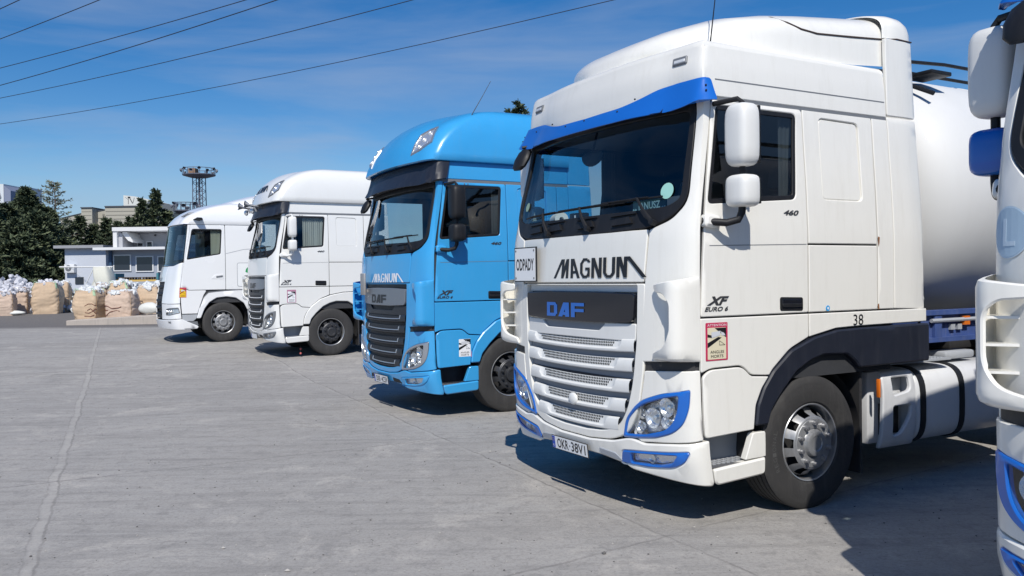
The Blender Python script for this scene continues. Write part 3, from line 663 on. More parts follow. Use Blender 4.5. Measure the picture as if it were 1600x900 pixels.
        patch(b, FD, rnd([(2.352, 3.06), (2.735, 3.06, .03), (2.70, 3.695, .01), (2.352, 3.695, .01)], .02), off=.004, thick=.03); P('side_deflector', b, paint)
    # gutter, header
    b = MB(); patch(b, F, [(-QX(2.345), 3.015), (QX(2.345), 3.015), (QX(2.345), 3.06), (-QX(2.345), 3.06)], off=-.006, thick=.02, bev=0); P('roof_gutter', b, GREYP)
    if not ssc:
        b = MB(); e = QX(2.345)
        patch(b, F, rnd([(-e, 3.045), (e, 3.045), (e, 3.41), (-e, 3.41)], .008), off=.0, step=.07)
        for s in (-1, 1): b.add([F(s * (QX(.42) + (e - QX(.42) - .02) * k / 12), z, .0015) for z in (3.163, 3.172) for k in range(13)], [(k, k + 1, k + 14, k + 13) for k in range(12)], 1)
        rows = []
        for z_, ins_ in ((3.40, 0), (3.425, .008), (3.445, .03), (3.458, .07)):
            rows.append([G.F(q, 3.40, 0) + (Vector((1.4, 0, 0)) - Vector((G.P(q, 3.40).x, G.P(q, 3.40).y, 0))).normalized() * ins_ + Vector((0, 0, z_ - 3.40)) for q in [-e + 2 * e * k / 60 for k in range(61)]])
        rows.append([Vector((min(2.3, max(.6, p.x)), p.y * .6, 3.47)) for p in rows[-1]])
        rows.append([Vector((1.6, p.y * .3, 3.475)) for p in rows[-1]])
        b.loft(rows, 0, closed=False); P('roof', b, [paint, GREYP])
        for s in (-1, 1):
            b = MB(); q0 = s * qy(.97, 1.17)
            patch(b, F, rnd([(q0 - .07, 3.295), (q0 + .07, 3.295), (q0 + .07, 3.355), (q0 - .07, 3.355)], .012), off=.014, thick=.02, bev=.008, m=0); patch(b, F, rnd([(q0 - .055, 3.305), (q0 + .055, 3.305), (q0 + .055, 3.335), (q0 - .055, 3.335)], .008), off=.017, thick=.005, m=1)
            P('roof_marker_lamp', b, [GREYP, mat('lamp_lens_white', (.6, .62, .64), .2, coat=.6)])
        # spoiler on the roof: a boxy wedge with tight shoulders
        def arc(w, zb, zt, n=36, ex=5.0, crown=.025):
            r = []
            for k in range(n + 1):
                a = pi * k / n; c, s_ = cos(a), max(0, sin(a)); r.append((-w * abs(c) ** (2 / ex) * (1 if c > 0 else -1), zb + (zt - zb) * s_ ** (2 / ex) + crown * (1 - abs(c)) * s_))
            return r
        st = [(.385, .42, 3.43, 3.44), (.395, .52, 3.44, 3.50), (.43, .64, 3.44, 3.555), (.52, .80, 3.445, 3.625), (.70, .95, 3.45, 3.705), (.90, 1.025, 3.455, 3.765), (1.25, 1.075, 3.46, 3.83), (1.6, 1.095, 3.455, 3.875), (2.0, 1.115, 3.455, 3.915), (2.36, 1.14, 3.475, 3.945)]
        def stn(x):
            for a_, c_ in zip(st, st[1:]):
                if a_[0] <= x <= c_[0]: t = (x - a_[0]) / (c_[0] - a_[0]); return [p_ + (q_ - p_) * t for p_, q_ in zip(a_, c_)]
            return list(st[-1])
        b = MB(); b.loft([[Vector((x + .10 * (abs(y) / w) ** 3 * (1 if x < .9 else .3), y, z)) for y, z in arc(w, zb, zt)] for x, w, zb, zt in st], 0, closed=False); sp = P('roof_deflector', b, paint, sharp=45)
        b = MB(); b.loft([[Vector((x, y, z)) for y, z in arc(w, 3.705, zt, ex=4.5)] for x, w, zt in ((2.362, 1.141, 3.946), (2.375, 1.155, 3.958), (2.5, 1.172, 3.975), (2.60, 1.17, 3.97), (2.66, 1.163, 3.94), (2.69, 1.155, 3.88), (2.70, 1.15, 3.80))], 0, closed=False)
        P('spoiler_hoop', b, paint, sp, sharp=50)
        for s in (-1, 1):
            b = MB(); pts = []
            for x, z in ((1.10, 3.805), (1.17, 3.79), (1.24, 3.765), (1.34, 3.72), (1.46, 3.68), (1.62, 3.662), (1.9, 3.675), (2.2, 3.69), (2.35, 3.698)):
                w = stn(x)[1]; zb, zt = stn(x)[2:]; yy = w * max(.05, (1 - ((z - zb) / (zt - zb)) ** 5.0)) ** .2; pts.append(Vector((x + .03, s * (yy + .003), z)))
            pts += [Vector((2.5, s * 1.178, 3.703)), Vector((2.70, s * 1.168, 3.703))]
            b.tube(pts, .007, 6); P('spoiler_seam', b, mat('brown_rubber_seam', (.06, .04, .035), .7), sp)
        # sun visor
        vis = [(1.19, 3.165), (.98, 3.165), (.80, 3.155, .08), (.60, 3.10, .1), (.42, 3.07, .08), (0, 3.06)]
        pts = side([(.345, 3.165, .03)], 1) + frontp(vis, 1, 1.19); pts = pts + [(-p[0],) + tuple(p[1:]) for p in reversed(pts[:-1])]
        pts += side([(.335, 2.985, .02)], -1) + frontp([(-1.12, 2.965), (-.9, 2.95), (-.4, 2.94), (.4, 2.94), (.9, 2.95), (1.12, 2.965)], 1, 1.2) + side([(.335, 2.985, .02)], 1)
        b = MB(); patch(b, F, rnd(pts, .02), off=lambda q, z: .022 + .085 * min(1, max(0, (3.16 - z) / .20)), thick=.006, bev=.003, step=.045)
        for q in (-1.38, -1.38, -.62, -.45, 0, .3, .62, 1.0, 1.36):
            for z in ((3.10, 3.06) if abs(q) > 1.3 else (3.115 if abs(q) > .58 else 3.04,)):
                p = F(q, z, .024 + .085 * (3.16 - z) / .20); b.ball(p, .0075, 1, 8, 6)
        P('sun_visor', b, [cfg['visor'], BLACKP])
    else:
        e = QX(2.345)
        for s in (-1, 1): b = MB(); patch(b, F, rnd([(s * QX(.42), 3.06), (s * e, 3.06), (s * e, 3.36), (s * QX(.5), 3.33)], .008)); P('roof_header', b, paint)
        b = MB()
        def ring(z, x0, bow, w, r, xr, n=24):
            out = []; yA = w * .72; xA = x0 + bow; xc = xA + r
            for k in range(-n, n + 1):
                t = abs(k) / n; sg = -1 if k < 0 else 1
                if t <= .5: y = yA * t / .5; out.append(Vector((x0 + bow * (t / .5) ** 2.2, sg * y, z)))
                elif t <= .75: ph = (t - .5) / .25 * pi / 2; out.append(Vector((xA + (xc - xA) * (1 - cos(ph)), sg * (yA + (w - yA) * sin(ph)), z)))
                else: out.append(Vector((xc + (xr - xc) * (t - .75) / .25, sg * w, z)))
            return out
        R_ = [(3.30, .22, .05, 1.17, .12, 2.34), (3.285, .15, .07, 1.225, .16, 2.34), (3.30, .13, .075, 1.238, .17, 2.34), (3.38, .15, .08, 1.236, .18, 2.34), (3.50, .19, .10, 1.228, .20, 2.34), (3.62, .265, .12, 1.21, .23, 2.34), (3.72, .355, .14, 1.185, .26, 2.34),
              (3.80, .465, .17, 1.15, .28, 2.34), (3.87, .60, .19, 1.10, .30, 2.34), (3.92, .76, .20, 1.03, .30, 2.34), (3.955, .98, .18, .93, .28, 2.34), (3.97, 1.3, .13, .72, .22, 2.34), (3.975, 1.7, .08, .35, .15, 2.34)]
        zd = cfg.get('roof_dz', 0.08)
        b.loft([ring(z + zd * max(0, (z - 3.3) / .67), *a) for z, *a in R_], 0, closed=False, cap1=False); rf = P('roof', b, paint, sharp=50)
        # visor under the roof lip
        ve = QX(.47); pts = [(-ve, 3.29, .02), (ve, 3.29, .02), (QX(.40), 3.06, .02)] + frontp([(1.15, 3.0, .03), (.8, 2.985), (-.8, 2.985), (-1.15, 3.0, .03)], 1, 1.2) + [(-QX(.40), 3.06, .02)]
        b = MB(); patch(b, F, rnd(pts, .02), off=lambda q, z: .035 + .10 * (1 - min(1, max(0, (z - 3.0) / .28))) * (1 if abs(q) < 1.2 else .4), thick=.008, bev=.003, step=.07)
        P('sun_visor', b, NAVYP)
        # diamond roof lamps
        for s in (-1, 1):
            def RP(u, z, w, s=s):
                a = None
                for k in range(len(R_) - 1):
                    if k >= 2 and R_[k][0] <= z <= R_[k + 1][0]:
                        t = (z - R_[k][0]) / (R_[k + 1][0] - R_[k][0]); a = [p + (q - p) * t for p, q in zip(R_[k][1:], R_[k + 1][1:])]
                x0, bow, w_, r, xr = a; yA = w_ * .72; xA = x0 + bow; xc = xA + r
                if u < .5: p = Vector((x0 + bow * (u / .5) ** 2.2, yA * u / .5, z))
                elif u < .75: ph = (u - .5) / .25 * pi / 2; p = Vector((xA + (xc - xA) * (1 - cos(ph)), yA + (w_ - yA) * sin(ph), z))
                else: p = Vector((xc + (xr - xc) * (u - .75) / .25, w_, z))
                n = Vector((-.55, .45, .7)).normalized(); p = p + n * w
                return Vector((p.x, s * p.y, p.z + zd * max(0, (z - 3.3) / .67)))
            lam = [(.41, 3.38), (.415, 3.63), (.49, 3.69), (.565, 3.70), (.615, 3.50), (.53, 3.43)]
            b = MB(); b2 = MB(); cu = sum(p[0] for p in lam) / 6; cz = sum(p[1] for p in lam) / 6
            inn = [(cu + (u - cu) * .84, cz + (z - cz) * .84) for u, z in lam]
            def sub(poly, n=6): return [((poly[i][0] * (n - k) + poly[(i + 1) % 6][0] * k) / n, (poly[i][1] * (n - k) + poly[(i + 1) % 6][1] * k) / n) for i in range(6) for k in range(n)]
            o_, i_ = sub(lam), sub(inn)
            b.loft([[RP(u, z, .0) for u, z in o_], [RP(u, z, .016) for u, z in o_], [RP(u, z, .016) for u, z in i_], [RP(u, z, .004) for u, z in i_]], 0)
            lo = P('roof_lamp', b, GREYP if cfg.get('lampdark') else SILVER)
            c5 = [(cu + (u - cu) * .5, cz + (z - cz) * .5) for u, z in i_]
            b2.loft([[RP(u, z, .004) for u, z in i_], [RP(u, z, -.0 + .006) for u, z in c5]], 0); b2.add([RP(u, z, .006) for u, z in c5], [tuple(range(len(c5)))])
            for u, z in ((.49, 3.47), (.51, 3.55), (.53, 3.63)): b2.ball(RP(u, z, .0), .036, 0, 12, 8, (1, .6, 1))
            P('reflector', b2, CHROME, lo)
        b = MB()
        rings = [[Vector((x, yy, zz)) for yy, zz in [(-w, 3.06), (-w, 3.4)] + [(-w * abs(cos(a)) ** .55 * (1 if cos(a) > 0 else -1), 3.5 + (zt - 3.5) * sin(a) ** .7) for a in [pi * k / 24 for k in range(1, 24)]] + [(w, 3.4), (w, 3.06)]] for x, w, zt in ((2.30, 1.17, 3.95 + zd), (2.5, 1.18, 4.02 + zd), (2.7, 1.18, 4.05 + zd))]
        b.loft(rings, 0, closed=False); P('roof_deflector', b, paint, sharp=50)
    if ssc: root_roof[root.name] = RP
    # far side kerb mirror
    b = MB(); c = F(qy(1.08, 1.2), 2.93, .13); b.tube([F(qy(1.05, 1.2), 3.0, .02), c + Vector((0, 0, .03))], .014, 8)
    rr = []
    for t in (0, .15, .5, .85, 1):
        k = (1 - abs(2 * t - 1) ** 3) ** .4 if 0 < t < 1 else .5
        rr.append([c + Vector((-.055 * cos(a) * k - .05 + .10 * (1 - t), .105 * sin(a) * k, -.20 * t + .02)) for a in [2 * pi * j / 16 for j in range(16)]])
    b.loft(rr, 0, True, True, True); P('kerb_mirror', b, BLACKP)
    # ---------- interior
    b = MB()
    rings = [[Vector((x + .16 * abs(y) ** 5, y, z)) for y in [-1.06 + 2.12 * k / 16 for k in range(17)]] for x, z in ((.18, 1.6), (.17, 2.17), (.22, 2.215), (.45, 2.22), (.62, 2.17), (.72, 2.0), (.70, 1.5))]
    b.loft(rings, 0, closed=False); b.box(.50, .66, -.85, -.35, 2.12, 2.30, 0, .04); P('dashboard', b, INT)
    b = MB(); c = Vector((.86, -.58, 2.08)); ax = Vector((-.62, 0, -.78)).normalized(); u = Vector((0, 1, 0)); w_ = ax.cross(u)
    b.tube([c + (u * cos(a) + w_ * sin(a)) * .23 for a in [2 * pi * k / 28 for k in range(29)]], .017, 8); b.tube([c + ax * .35, c + ax * .03], .04, 10); b.tube([c - u * .22, c + ax * .03, c + u * .22], .018, 8); P('steering_wheel', b, INT)
    for s in (-1, 1):
        b = MB(); b.box(1.15, 1.65, s * .58 - .26, s * .58 + .26, 1.70, 1.88, 0, .05)
        Mb = Matrix.Translation((1.66, s * .58, 1.85)) @ Matrix.Rotation(radians(12), 4, 'Y'); b.box(-.06, .08, -.25, .25, 0, .62, 0, .05, M=Mb); b.box(-.05, .06, -.14, .14, .66, .86, 0, .04, M=Mb); P('cab_seat', b, cfg.get('seat', INTL), sharp=40)
    b = MB(); b.box(1.75, 2.28, -1.1, 1.1, 1.5, 1.9, 0, .03); P('bunk', b, INTL)
    for s in (-1, 1):
        b = MB(); n = 36; top = []
        x0, x1 = cfg.get('curt_x', (1.17, 1.32)); zb = 2.1
        rings = [[Vector((x0 + (x1 - x0) * k / n, s * (1.13 + .018 * sin(k * 1.9)), z)) for k in range(n + 1)] for z in (3.0, 2.6, zb)]
        b.loft(rings, 0, closed=False); P('window_curtain', b, cfg.get('curtain', INTL))
    # ---------- chassis
    b = MB()
    for s in (-1, 1): b.box(.9, 5.95, s * .42 - .04, s * .42 + .04, .72, .98)
    for x in (2.2, 3.0, 4.0, 5.0, 5.9): b.box(x, x + .1, -.42, .42, .76, .94)
    b.box(4.3, 5.2, -.45, .45, 1.0, 1.12, 0, .02); b.box(1.0, 1.9, -.95, -.60, .42, .60); b.tube([(1.38, -1.0, .5), (1.38, 1.0, .5)], .06, 10); b.tube([(5.18, -1.0, .5), (5.18, 1.0, .5)], .09, 10)
    b.box(2.40, 2.9, -.35, .35, 1.0, 1.5, 0, .04)
    P('chassis', b, CHASSIS)
    b = MB(); b.tube([(2.5, -.2, 1.5), (2.9, -.3, 1.62), (3.3, -.2, 1.35)], .02, 8); b.tube([(2.5, 0, 1.55), (3.0, .1, 1.6), (3.3, .1, 1.3)], .02, 8); b.tube([(2.5, .2, 1.5), (2.85, .25, 1.7), (3.25, .25, 1.35)], .02, 8); P('air_hose', b, BLACKP)
    # rear wheels (twin) + mudguards
    for s in (-1, 1):
        wheel(root, 5.18, s, cfg['rim'], cfg['hub'], yo=1.20)
        b = MB(); rings = []
        for k in range(15):
            a = radians(200 * k / 14 - 10); rings.append([Vector((5.18 - cos(a) * .58, s * yy, .5 + sin(a) * .57)) for yy in (1.24, .65)])
        b.loft(rings, 0, closed=False); P('mudguard', b, BLACKP)
    # fuel tanks, battery step
    for s in (-1, 1):
        def rr_ring(x, y0=.62, y1=1.20, z0=.33, z1=.97, r=.16, sc=1.0):
            out = []; cy, cz = (y0 + y1) / 2, (z0 + z1) / 2; hy, hz = (y1 - y0) / 2 * sc, (z1 - z0) / 2 * sc
            for k in range(40):
                a = 2 * pi * k / 40; c_, s_ = cos(a), sin(a); out.append(Vector((x, s * (cy + hy * abs(c_) ** .55 * (1 if c_ > 0 else -1)), cz + hz * abs(s_) ** .55 * (1 if s_ > 0 else -1))))
            return out
        b = MB(); b.loft([rr_ring(2.70, sc=.94), rr_ring(2.715), rr_ring(4.30), rr_ring(4.32, sc=.94)], 0, True, True, True)
        tk = P('fuel_tank', b, cfg.get('tank', ALU), sharp=60)
        for x in (2.74, 3.28, 4.2):
            b = MB(); b.loft([rr_ring(x, sc=1.005), rr_ring(x, sc=1.03), rr_ring(x + .07, sc=1.03), rr_ring(x + .07, sc=1.005)], 0); P('tank_strap', b, BLACKP, tk)
        b = MB()
        def FB(u, v, w): return Vector((u, s * (1.20 + w - .05 * ((v - .65) / .32) ** 4), v))
        cav1 = rnd([(2.40, .77, .03), (2.62, .80, .05), (2.62, .915, .03), (2.40, .915, .02)], .02); cav2 = rnd([(2.40, .44, .03), (2.50, .45, .05), (2.62, .60, .04), (2.62, .68, .02), (2.40, .68, .02)], .02)
        patch(b, FB, rnd([(2.25, .34, .04), (2.69, .34, .02), (2.69, .965, .04), (2.28, .965, .06)], .03), [cav1, cav2], off=0, thick=.03, bev=.012, m=0)
        b.box(2.25, 2.69, *sorted((s * .62, s * 1.06)), .36, .96, 0, .02)
        b.box(2.39, 2.63, *sorted((s * 1.05, s * 1.19)), .725, .76, 1); b.box(2.385, 2.625, *sorted((s * 1.055, s * 1.075)), .43, .69, 2)
        for i, (xx, zz) in enumerate(((2.43, .64), (2.47, .645), (2.50, .63), (2.43, .57), (2.47, .585), (2.55, .655), (2.45, .61))): b.box(xx, xx + .022, *sorted((s * 1.07, s * 1.08)), zz, zz + .018, 1)
        P('side_tank_step', b, [cfg.get('tank', ALU), LGREY, CHASSIS])
        b = MB(); b.box(2.205, 2.225, *sorted((s * 1.18, s * 1.21)), .77, .92, 0, .004); P('side_marker_lamp', b, ORANGE)
    b = MB(); b.box(2.22, 3.2, -1.18, -.45, 1.02, 1.035, 0); b.box(2.05, 2.5, -1.15, -.6, 1.04, 1.06, 1)
    for i in range(14):
        for j in range(4): b.box(2.54 + i * .045, 2.565 + i * .045, -1.13 + j * .06, -1.10 + j * .06, 1.035, 1.042, 0)
    b.box(3.32, 3.75, -1.05, -.85, 1.0, 1.07, 0, .02)
    P('catwalk', b, [LGREY, BLACKP])
    return root, F
# ------------------------------------------------------------------ newer rounded tractor (far left)
def tractor_new(label, loc):
    root = thing('semi_truck', label, 'truck', loc, radians(29.6))
    G = Surf([(.2, .10, .12, 1.20, .45), (.38, .0, .12, 1.24, .38), (.55, -.05, .13, 1.25, .34), (1.0, -.05, .13, 1.25, .33), (1.7, .06, .12, 1.25, .35), (2.05, .14, .11, 1.25, .38), (2.95, .27, .10, 1.22, .50), (3.1, .33, .10, 1.20, .55)])
    F = G.F; P = lambda name, mb, mats, parent=root, **k: build(name, mb, mats, parent, **k); paint = WHITE2
    gl = rnd(frontp([(1.0, 2.98), (-1.0, 2.98)]) + side([(.33, 2.95, .05), (.33, 2.08, .06)], -1) + frontp([(-.9, 1.98), (.9, 1.98)]) + side([(.33, 2.08, .06), (.33, 2.95, .05)], 1), .03)
    win = [(.44, 2.09, .05), (1.32, 2.235, .05), (1.36, 2.875, .05), (.545, 2.875, .08)]
    b = MB(); patch(b, F, [(-QX(2.33), 1.0), (QX(2.33), 1.0), (QX(2.33), 3.05), (-QX(2.33), 3.05)], [gl] + [rnd(side(win, s), .05) for s in (-1, 1)], off=-.03, thick=.004, bev=0, step=.12); P('cab_shell', b, INT)
    b = MB(); b.box(.4, 2.33, -1.0, 1.0, 1.0, 1.04); b.box(2.32, 2.335, -1.19, 1.19, 1.0, 3.4); P('cab_body', b, INTL)
    go = [tuple(v) for v in inset([Vector(p) for p in densify(gl, .3)], -.04)]
    b = MB(); patch(b, F, go, [gl], off=.004, thick=.03); P('windscreen_frame', b, BLACKG)
    b = MB(); patch(b, F, gl, off=-.006, thick=.005, bev=0, step=.15); P('windscreen', b, GLASSS)
    b = MB(); patch(b, F, rnd(frontp([(.60, 1.94), (-.60, 1.94), (-.52, 1.55), (.52, 1.55)]), .02)); P('front_panel', b, paint)
    gq = rnd(frontp([(.50, 1.54), (-.50, 1.54), (-.56, .62, .1), (.56, .62, .1)]), .03)
    b = MB(); patch(b, F, gq, off=-.08, thick=.01, bev=0); gr = P('grille', b, CHASSIS)
    for z in (1.43, 1.25, 1.07, .89, .72):
        b = MB(); rr = []
        for i in range(21):
            y = -.51 + 1.02 * i / 20; rr.append([F(qy(y) if abs(y) > 1e-6 else 1e-5, z + dz, -d) for d, dz in ((.07, .06), (.0, .02), (-.005, -.01), (.06, -.05))])
        b.loft(rr, 0, closed=False); P('grille_slat', b, BLACKP, gr)
    b = MB(); text(b, F, 'DAF', qy(.0) if False else .001, 1.62, .5, .09, .004, 0, bold=.03); P('badge_lettering', b, SILVER, smooth=False, recalc=False)
    for s in (-1, 1):
        b = MB(); pts = frontp([(.61, 1.95), (1.02, 1.98)], s) + side([(.350, 2.025, .02), (.276, 1.40, .02), (.275, 1.0, .01)], s) + frontp([(.98, .99), (.54, 1.0), (.53, 1.55)], s)
        patch(b, F, rnd(pts, .01)); P('corner_panel', b, paint)
        b = MB(); pts = side([(.488, 2.975, .02), (.372, 2.035, .01), (.355, 2.035, .01), (.375, 2.975, .02)], s); patch(b, F, pts, off=.009); P('window_pillar', b, paint)
        hl = rnd(frontp([(.80, .70, .03), (.82, .86, .03), (1.0, .885, .03)], s) + side([(.06 + .16, .90, .03), (.27, .76, .03)], s) + frontp([(1.0, .70)], s), .03)
        hin = [tuple(v) for v in inset([Vector(p) for p in hl], .02)]
        b = MB(); pts = frontp([(.55, .985), (.98, .98)], s) + side([(.275, .985), (.30, .62)], s) + frontp([(1.0, .60), (.57, .60)], s); patch(b, F, rnd(pts, .01), [hl]); P('headlight_panel', b, paint)
        b = MB(); patch(b, F, hl, [hin], off=.004, thick=.03); hd = P('headlight', b, GREYP)
        b = MB(); patch(b, F, hin, off=-.03, thick=.005, bev=0, step=.05); 
        for yy in (.86, .96, 1.06): b.ball(F(s * qy(yy), .80, -.01), .04, 0, 10, 6)
        P('reflector', b, CHROME, hd)
        b = MB(); patch(b, F, hin, off=.0, thick=.002, bev=0, step=.06); P('lamp_cover', b, GLASSC, hd)
        door = rnd(side([(.285, 1.40, .02), (.52, 1.335), (1.43, 1.335, .02), (1.43, 2.99, .05), (.49, 2.985, .04), (.355, 2.05)], s), .02)
        b = MB(); patch(b, F, door, [rnd(side(win, s), .05)]); dr = P('door', b, paint)
        wq = rnd(side(win, s), .05); wi = [tuple(v) for v in inset([Vector(p) for p in wq], .03)]
        b = MB(); patch(b, F, wq, [wi], off=-.004, thick=.012, bev=.004); P('window_seal', b, BLACKP, dr)
        b = MB(); patch(b, F, wi, off=-.012, thick=.004, bev=0, step=.2); P('door_window', b, GLASSS, dr)
        b = MB(); patch(b, F, rnd(side([(1.07, 1.61, .03), (1.16, 1.71, .05), (1.39, 1.745, .04), (1.39, 1.60, .03)], s), .02), off=.006, thick=.01); patch(b, F, rnd(side([(1.20, 1.68), (1.36, 1.70), (1.36, 1.66), (1.20, 1.64)], s), .01), off=.02, thick=.02, m=1); P('door_handle', b, [paint, GREYP], dr)
        b = MB(); patch(b, F, rnd(side([(.285, 1.385), (.52, 1.322), (.96, 1.322, .05), (.88, 1.20, .02), (.74, .80, .03), (.72, .74), (.32, .74, .02)], s), .01)); P('lower_door_panel', b, paint)
        b = MB(); patch(b, F, rnd(side([(.32, .725), (.72, .725), (.70, .62), (.62, .55, .03), (.33, .55)], s), .01), off=-.02); patch(b, F, rnd(side([(.33, .54), (.72, .54), (.74, .44), (.33, .44)], s), .01), off=.0, m=1); P('step', b, [LGREY, GREYP])
        b = MB(); patch(b, F, rnd(side([(1.442, 1.335), (2.335, 1.335), (2.335, 2.99), (1.442, 2.99)], s), .01)); sp = P('side_panel', b, paint)
        b = MB(); b.add([F(s * QX(x), z, .002) for x, z in ((1.45, 2.26), (1.9, 2.37), (2.33, 2.40), (2.33, 2.385), (1.9, 2.355), (1.45, 2.245))], [(0, 1, 4, 5), (1, 2, 3, 4)]); P('panel_crease', b, LGREY, sp, smooth=False)
        ao = [(2.77, 1.32), (1.75, 1.325), (1.30, 1.30), (1.0, 1.27, .1), (.88, 1.15), (.78, .90), (.70, .62)]; ai = [(.80, .62), (.90, .86), (1.02, 1.02), (1.2, 1.13), (1.45, 1.155), (1.68, 1.12), (1.88, .98), (1.97, .80), (2.1, .80), (2.77, .80)]
        b = MB(); patch(b, F, rnd(side(ao + ai, s), .03), off=.02, thick=.05, bev=.012); P('wheel_arch', b, paint)
        b = MB(); patch(b, F, rnd(side([(x, z + .012) for x, z, *_ in ao[:-1]] + [(x, z - .012) for x, z, *_ in reversed(ao[:-1])], s), .0), off=.024, thick=.01, bev=0); P('arch_trim', b, GREYP)
        b = MB(); rings = []
        for k in range(19):
            a = radians(-12 + 204 * k / 18); rings.append([Vector((1.38 - cos(a) * .58, s * yy, .50 + sin(a) * .60)) for yy in (1.2, .72)])
        b.loft(rings, 0, closed=False); b.box(.80, 2.3, *sorted((s * .70, s * .72)), .45, 1.2); P('mudguard', b, CHASSIS)
        wheel(root, 1.36, s, STEELW, STEELW); wheel(root, 5.18, s, STEELW, STEELW, yo=1.20)
        # camera pod instead of mirrors
        b = MB(); y1, y2 = 1.19, 1.42
        rr = [[Vector((.72 + .02 * t + dx * (1 - .35 * t), s * (y1 + (y2 - y1) * t), 3.10 + dz * (1 - .3 * t) + .03 * t)) for dx, dz in ((-.06, 0), (.0, .035), (.16, .03), (.20, 0), (.1, -.03))] for t in (0, .5, 1)]
        b.loft(rr, 0, True, True, True); P('camera_pod', b, BLACKP)
        b = MB()
        def FD(u, v, w): return Vector((u, s * (1.235 + w), v))
        patch(b, FD, rnd([(2.345, 1.33), (2.80, 1.33), (2.75, 3.6, .1), (2.345, 3.6)], .02)); P('side_deflector', b, paint)
    b = MB(); bm_ = frontp([(0.2, .58), (1.0, .585)]) + side([(.31, .61), (.72, .43), (.74, .40), (.70, .36), (.34, .34)], 1) + frontp([(.95, .35), (.2, .36)]); bm_ += [(-p[0], p[1]) for p in reversed(bm_)]
    patch(b, F, rnd(bm_, .01), off=.01, thick=.05, bev=.012); P('bumper', b, paint)
    b = MB(); text(b, F, 'XG', -qy(1.0), .53, .13, .045, .014, 0, bold=.03); P('model_badge', b, mat('badge_graphite', (0, 0, 0)), smooth=False, recalc=False)
    # roof
    b = MB(); rings = []
    def ring(z, x0, bow, w, r, xr=2.34, n=24):
        out = []; yA = w * .7; xA = x0 + bow; xc = xA + r
        for k in range(-n, n + 1):
            t = abs(k) / n; sg = -1 if k < 0 else 1
            if t <= .5: out.append(Vector((x0 + bow * (t / .5) ** 2.2, sg * yA * t / .5, z)))
            elif t <= .75: ph = (t - .5) / .25 * pi / 2; out.append(Vector((xA + (xc - xA) * (1 - cos(ph)), sg * (yA + (w - yA) * sin(ph)), z)))
            else: out.append(Vector((xc + (xr - xc) * (t - .75) / .25, sg * w, z)))
        return out
    for a in [(2.99, .265, .12, 1.225, .20), (3.0, .255, .12, 1.232, .20), (3.10, .31, .12, 1.228, .20), (3.22, .42, .14, 1.21, .24), (3.33, .57, .17, 1.18, .3), (3.42, .75, .2, 1.13, .34), (3.50, .98, .22, 1.05, .36), (3.56, 1.2, .22, .92, .34), (3.60, 1.5, .16, .72, .28), (3.615, 1.8, .08, .4, .2)]: rings.append(ring(*a))
    b.loft(rings, 0, closed=False); P('roof', b, paint, sharp=50)
    b = MB(); 
    def sect(x, w, zt): return [Vector((x, -w * cos(pi * k / 24) if True else 0, 3.45 + (zt - 3.45) * sin(pi * k / 24) ** .6)) for k in range(25)]
    b.loft([sect(1.5, .7, 3.60), sect(1.8, .9, 3.70), sect(2.2, 1.05, 3.82), sect(2.7, 1.1, 3.92)], 0, closed=False); P('roof_deflector', b, paint, sharp=50)
    b = MB()
    for s in (-1, 1): b.tube([Vector((.80, s * 1.02, 3.30)), Vector((.62, s * .95, 3.26)), Vector((.46, s * .80, 3.20))], [.012, .045, .012], 8)
    P('roof_marker_lamp', b, GREYP)
    # stickers
    sticker_attention(F, root, -QX(.345), 1.275, .20, .25, 1, REDL, YELL, mat('sticker_maroon', (.3, .02, .02), .5), '', ('ANGLES', 'MORTS'))
    b = MB(); flat(F, b, rnd(side([(1.72, 1.40), (2.33, 1.40), (2.33, 2.02), (1.72, 2.02)], -1), .06), .002, 0); flat(F, b, rnd(side([(1.735, 1.415), (2.315, 1.415), (2.315, 2.005), (1.735, 2.005)], -1), .05), .003, 1)
    leaf = [(1.93, 1.78), (1.95, 1.86), (2.02, 1.93), (2.13, 1.98), (2.04, 1.90), (1.985, 1.82), (2.02, 1.82), (2.08, 1.87), (2.11, 1.83), (2.06, 1.77), (1.98, 1.755)]
    flat(F, b, side(leaf, -1), .004, 2, step=.05)
    text(b, F, 'NC', -QX(2.03), 1.66, .30, .07, .004, 3, shear=.3, bold=.03); text(b, F, 'www', -QX(2.0), 1.50, .24, .05, .004, 4, bold=.02); P('company_sticker', b, [LGREY, mat('sticker_white', (.83, .85, .86), .4), GREENS, INK, GREYP], smooth=False, recalc=False)
    # inside and chassis
    b = MB(); b.loft([[Vector((x, y, z)) for y in (-.8, 0, .8)] for x, z in ((.3, 1.6), (.3, 1.98), (.6, 2.0), (.8, 1.5))], 0, closed=False); P('dashboard', b, INT)
    for s in (-1, 1):
        b = MB(); b.box(1.15, 1.65, s * .6 - .26, s * .6 + .26, 1.65, 1.85, 0, .05); b.box(1.62, 1.78, s * .6 - .25, s * .6 + .25, 1.85, 2.6, 0, .05); P('cab_seat', b, INTL)
        b = MB(); n = 30; b.loft([[Vector((1.10 + .24 * k / n, s * (1.15 + .015 * sin(k * 1.6)), z)) for k in range(n + 1)] for z in (2.9, 2.1)], 0, closed=False); P('window_curtain', b, CURT2)
    b = MB(); b.box(.3, 1.0, -.95, .95, .40, 1.0); b.box(.9, 2.3, -.55, .55, .45, 1.05)
    for s in (-1, 1): b.box(.9, 5.95, s * .42 - .04, s * .42 + .04, .72, .98)
    b.tube([(1.38, -1.0, .5), (1.38, 1.0, .5)], .06, 10); b.tube([(5.18, -1.0, .5), (5.18, 1.0, .5)], .09, 10); b.box(4.3, 5.2, -.45, .45, .98, 1.12, 0, .02); P('chassis', b, CHASSIS)
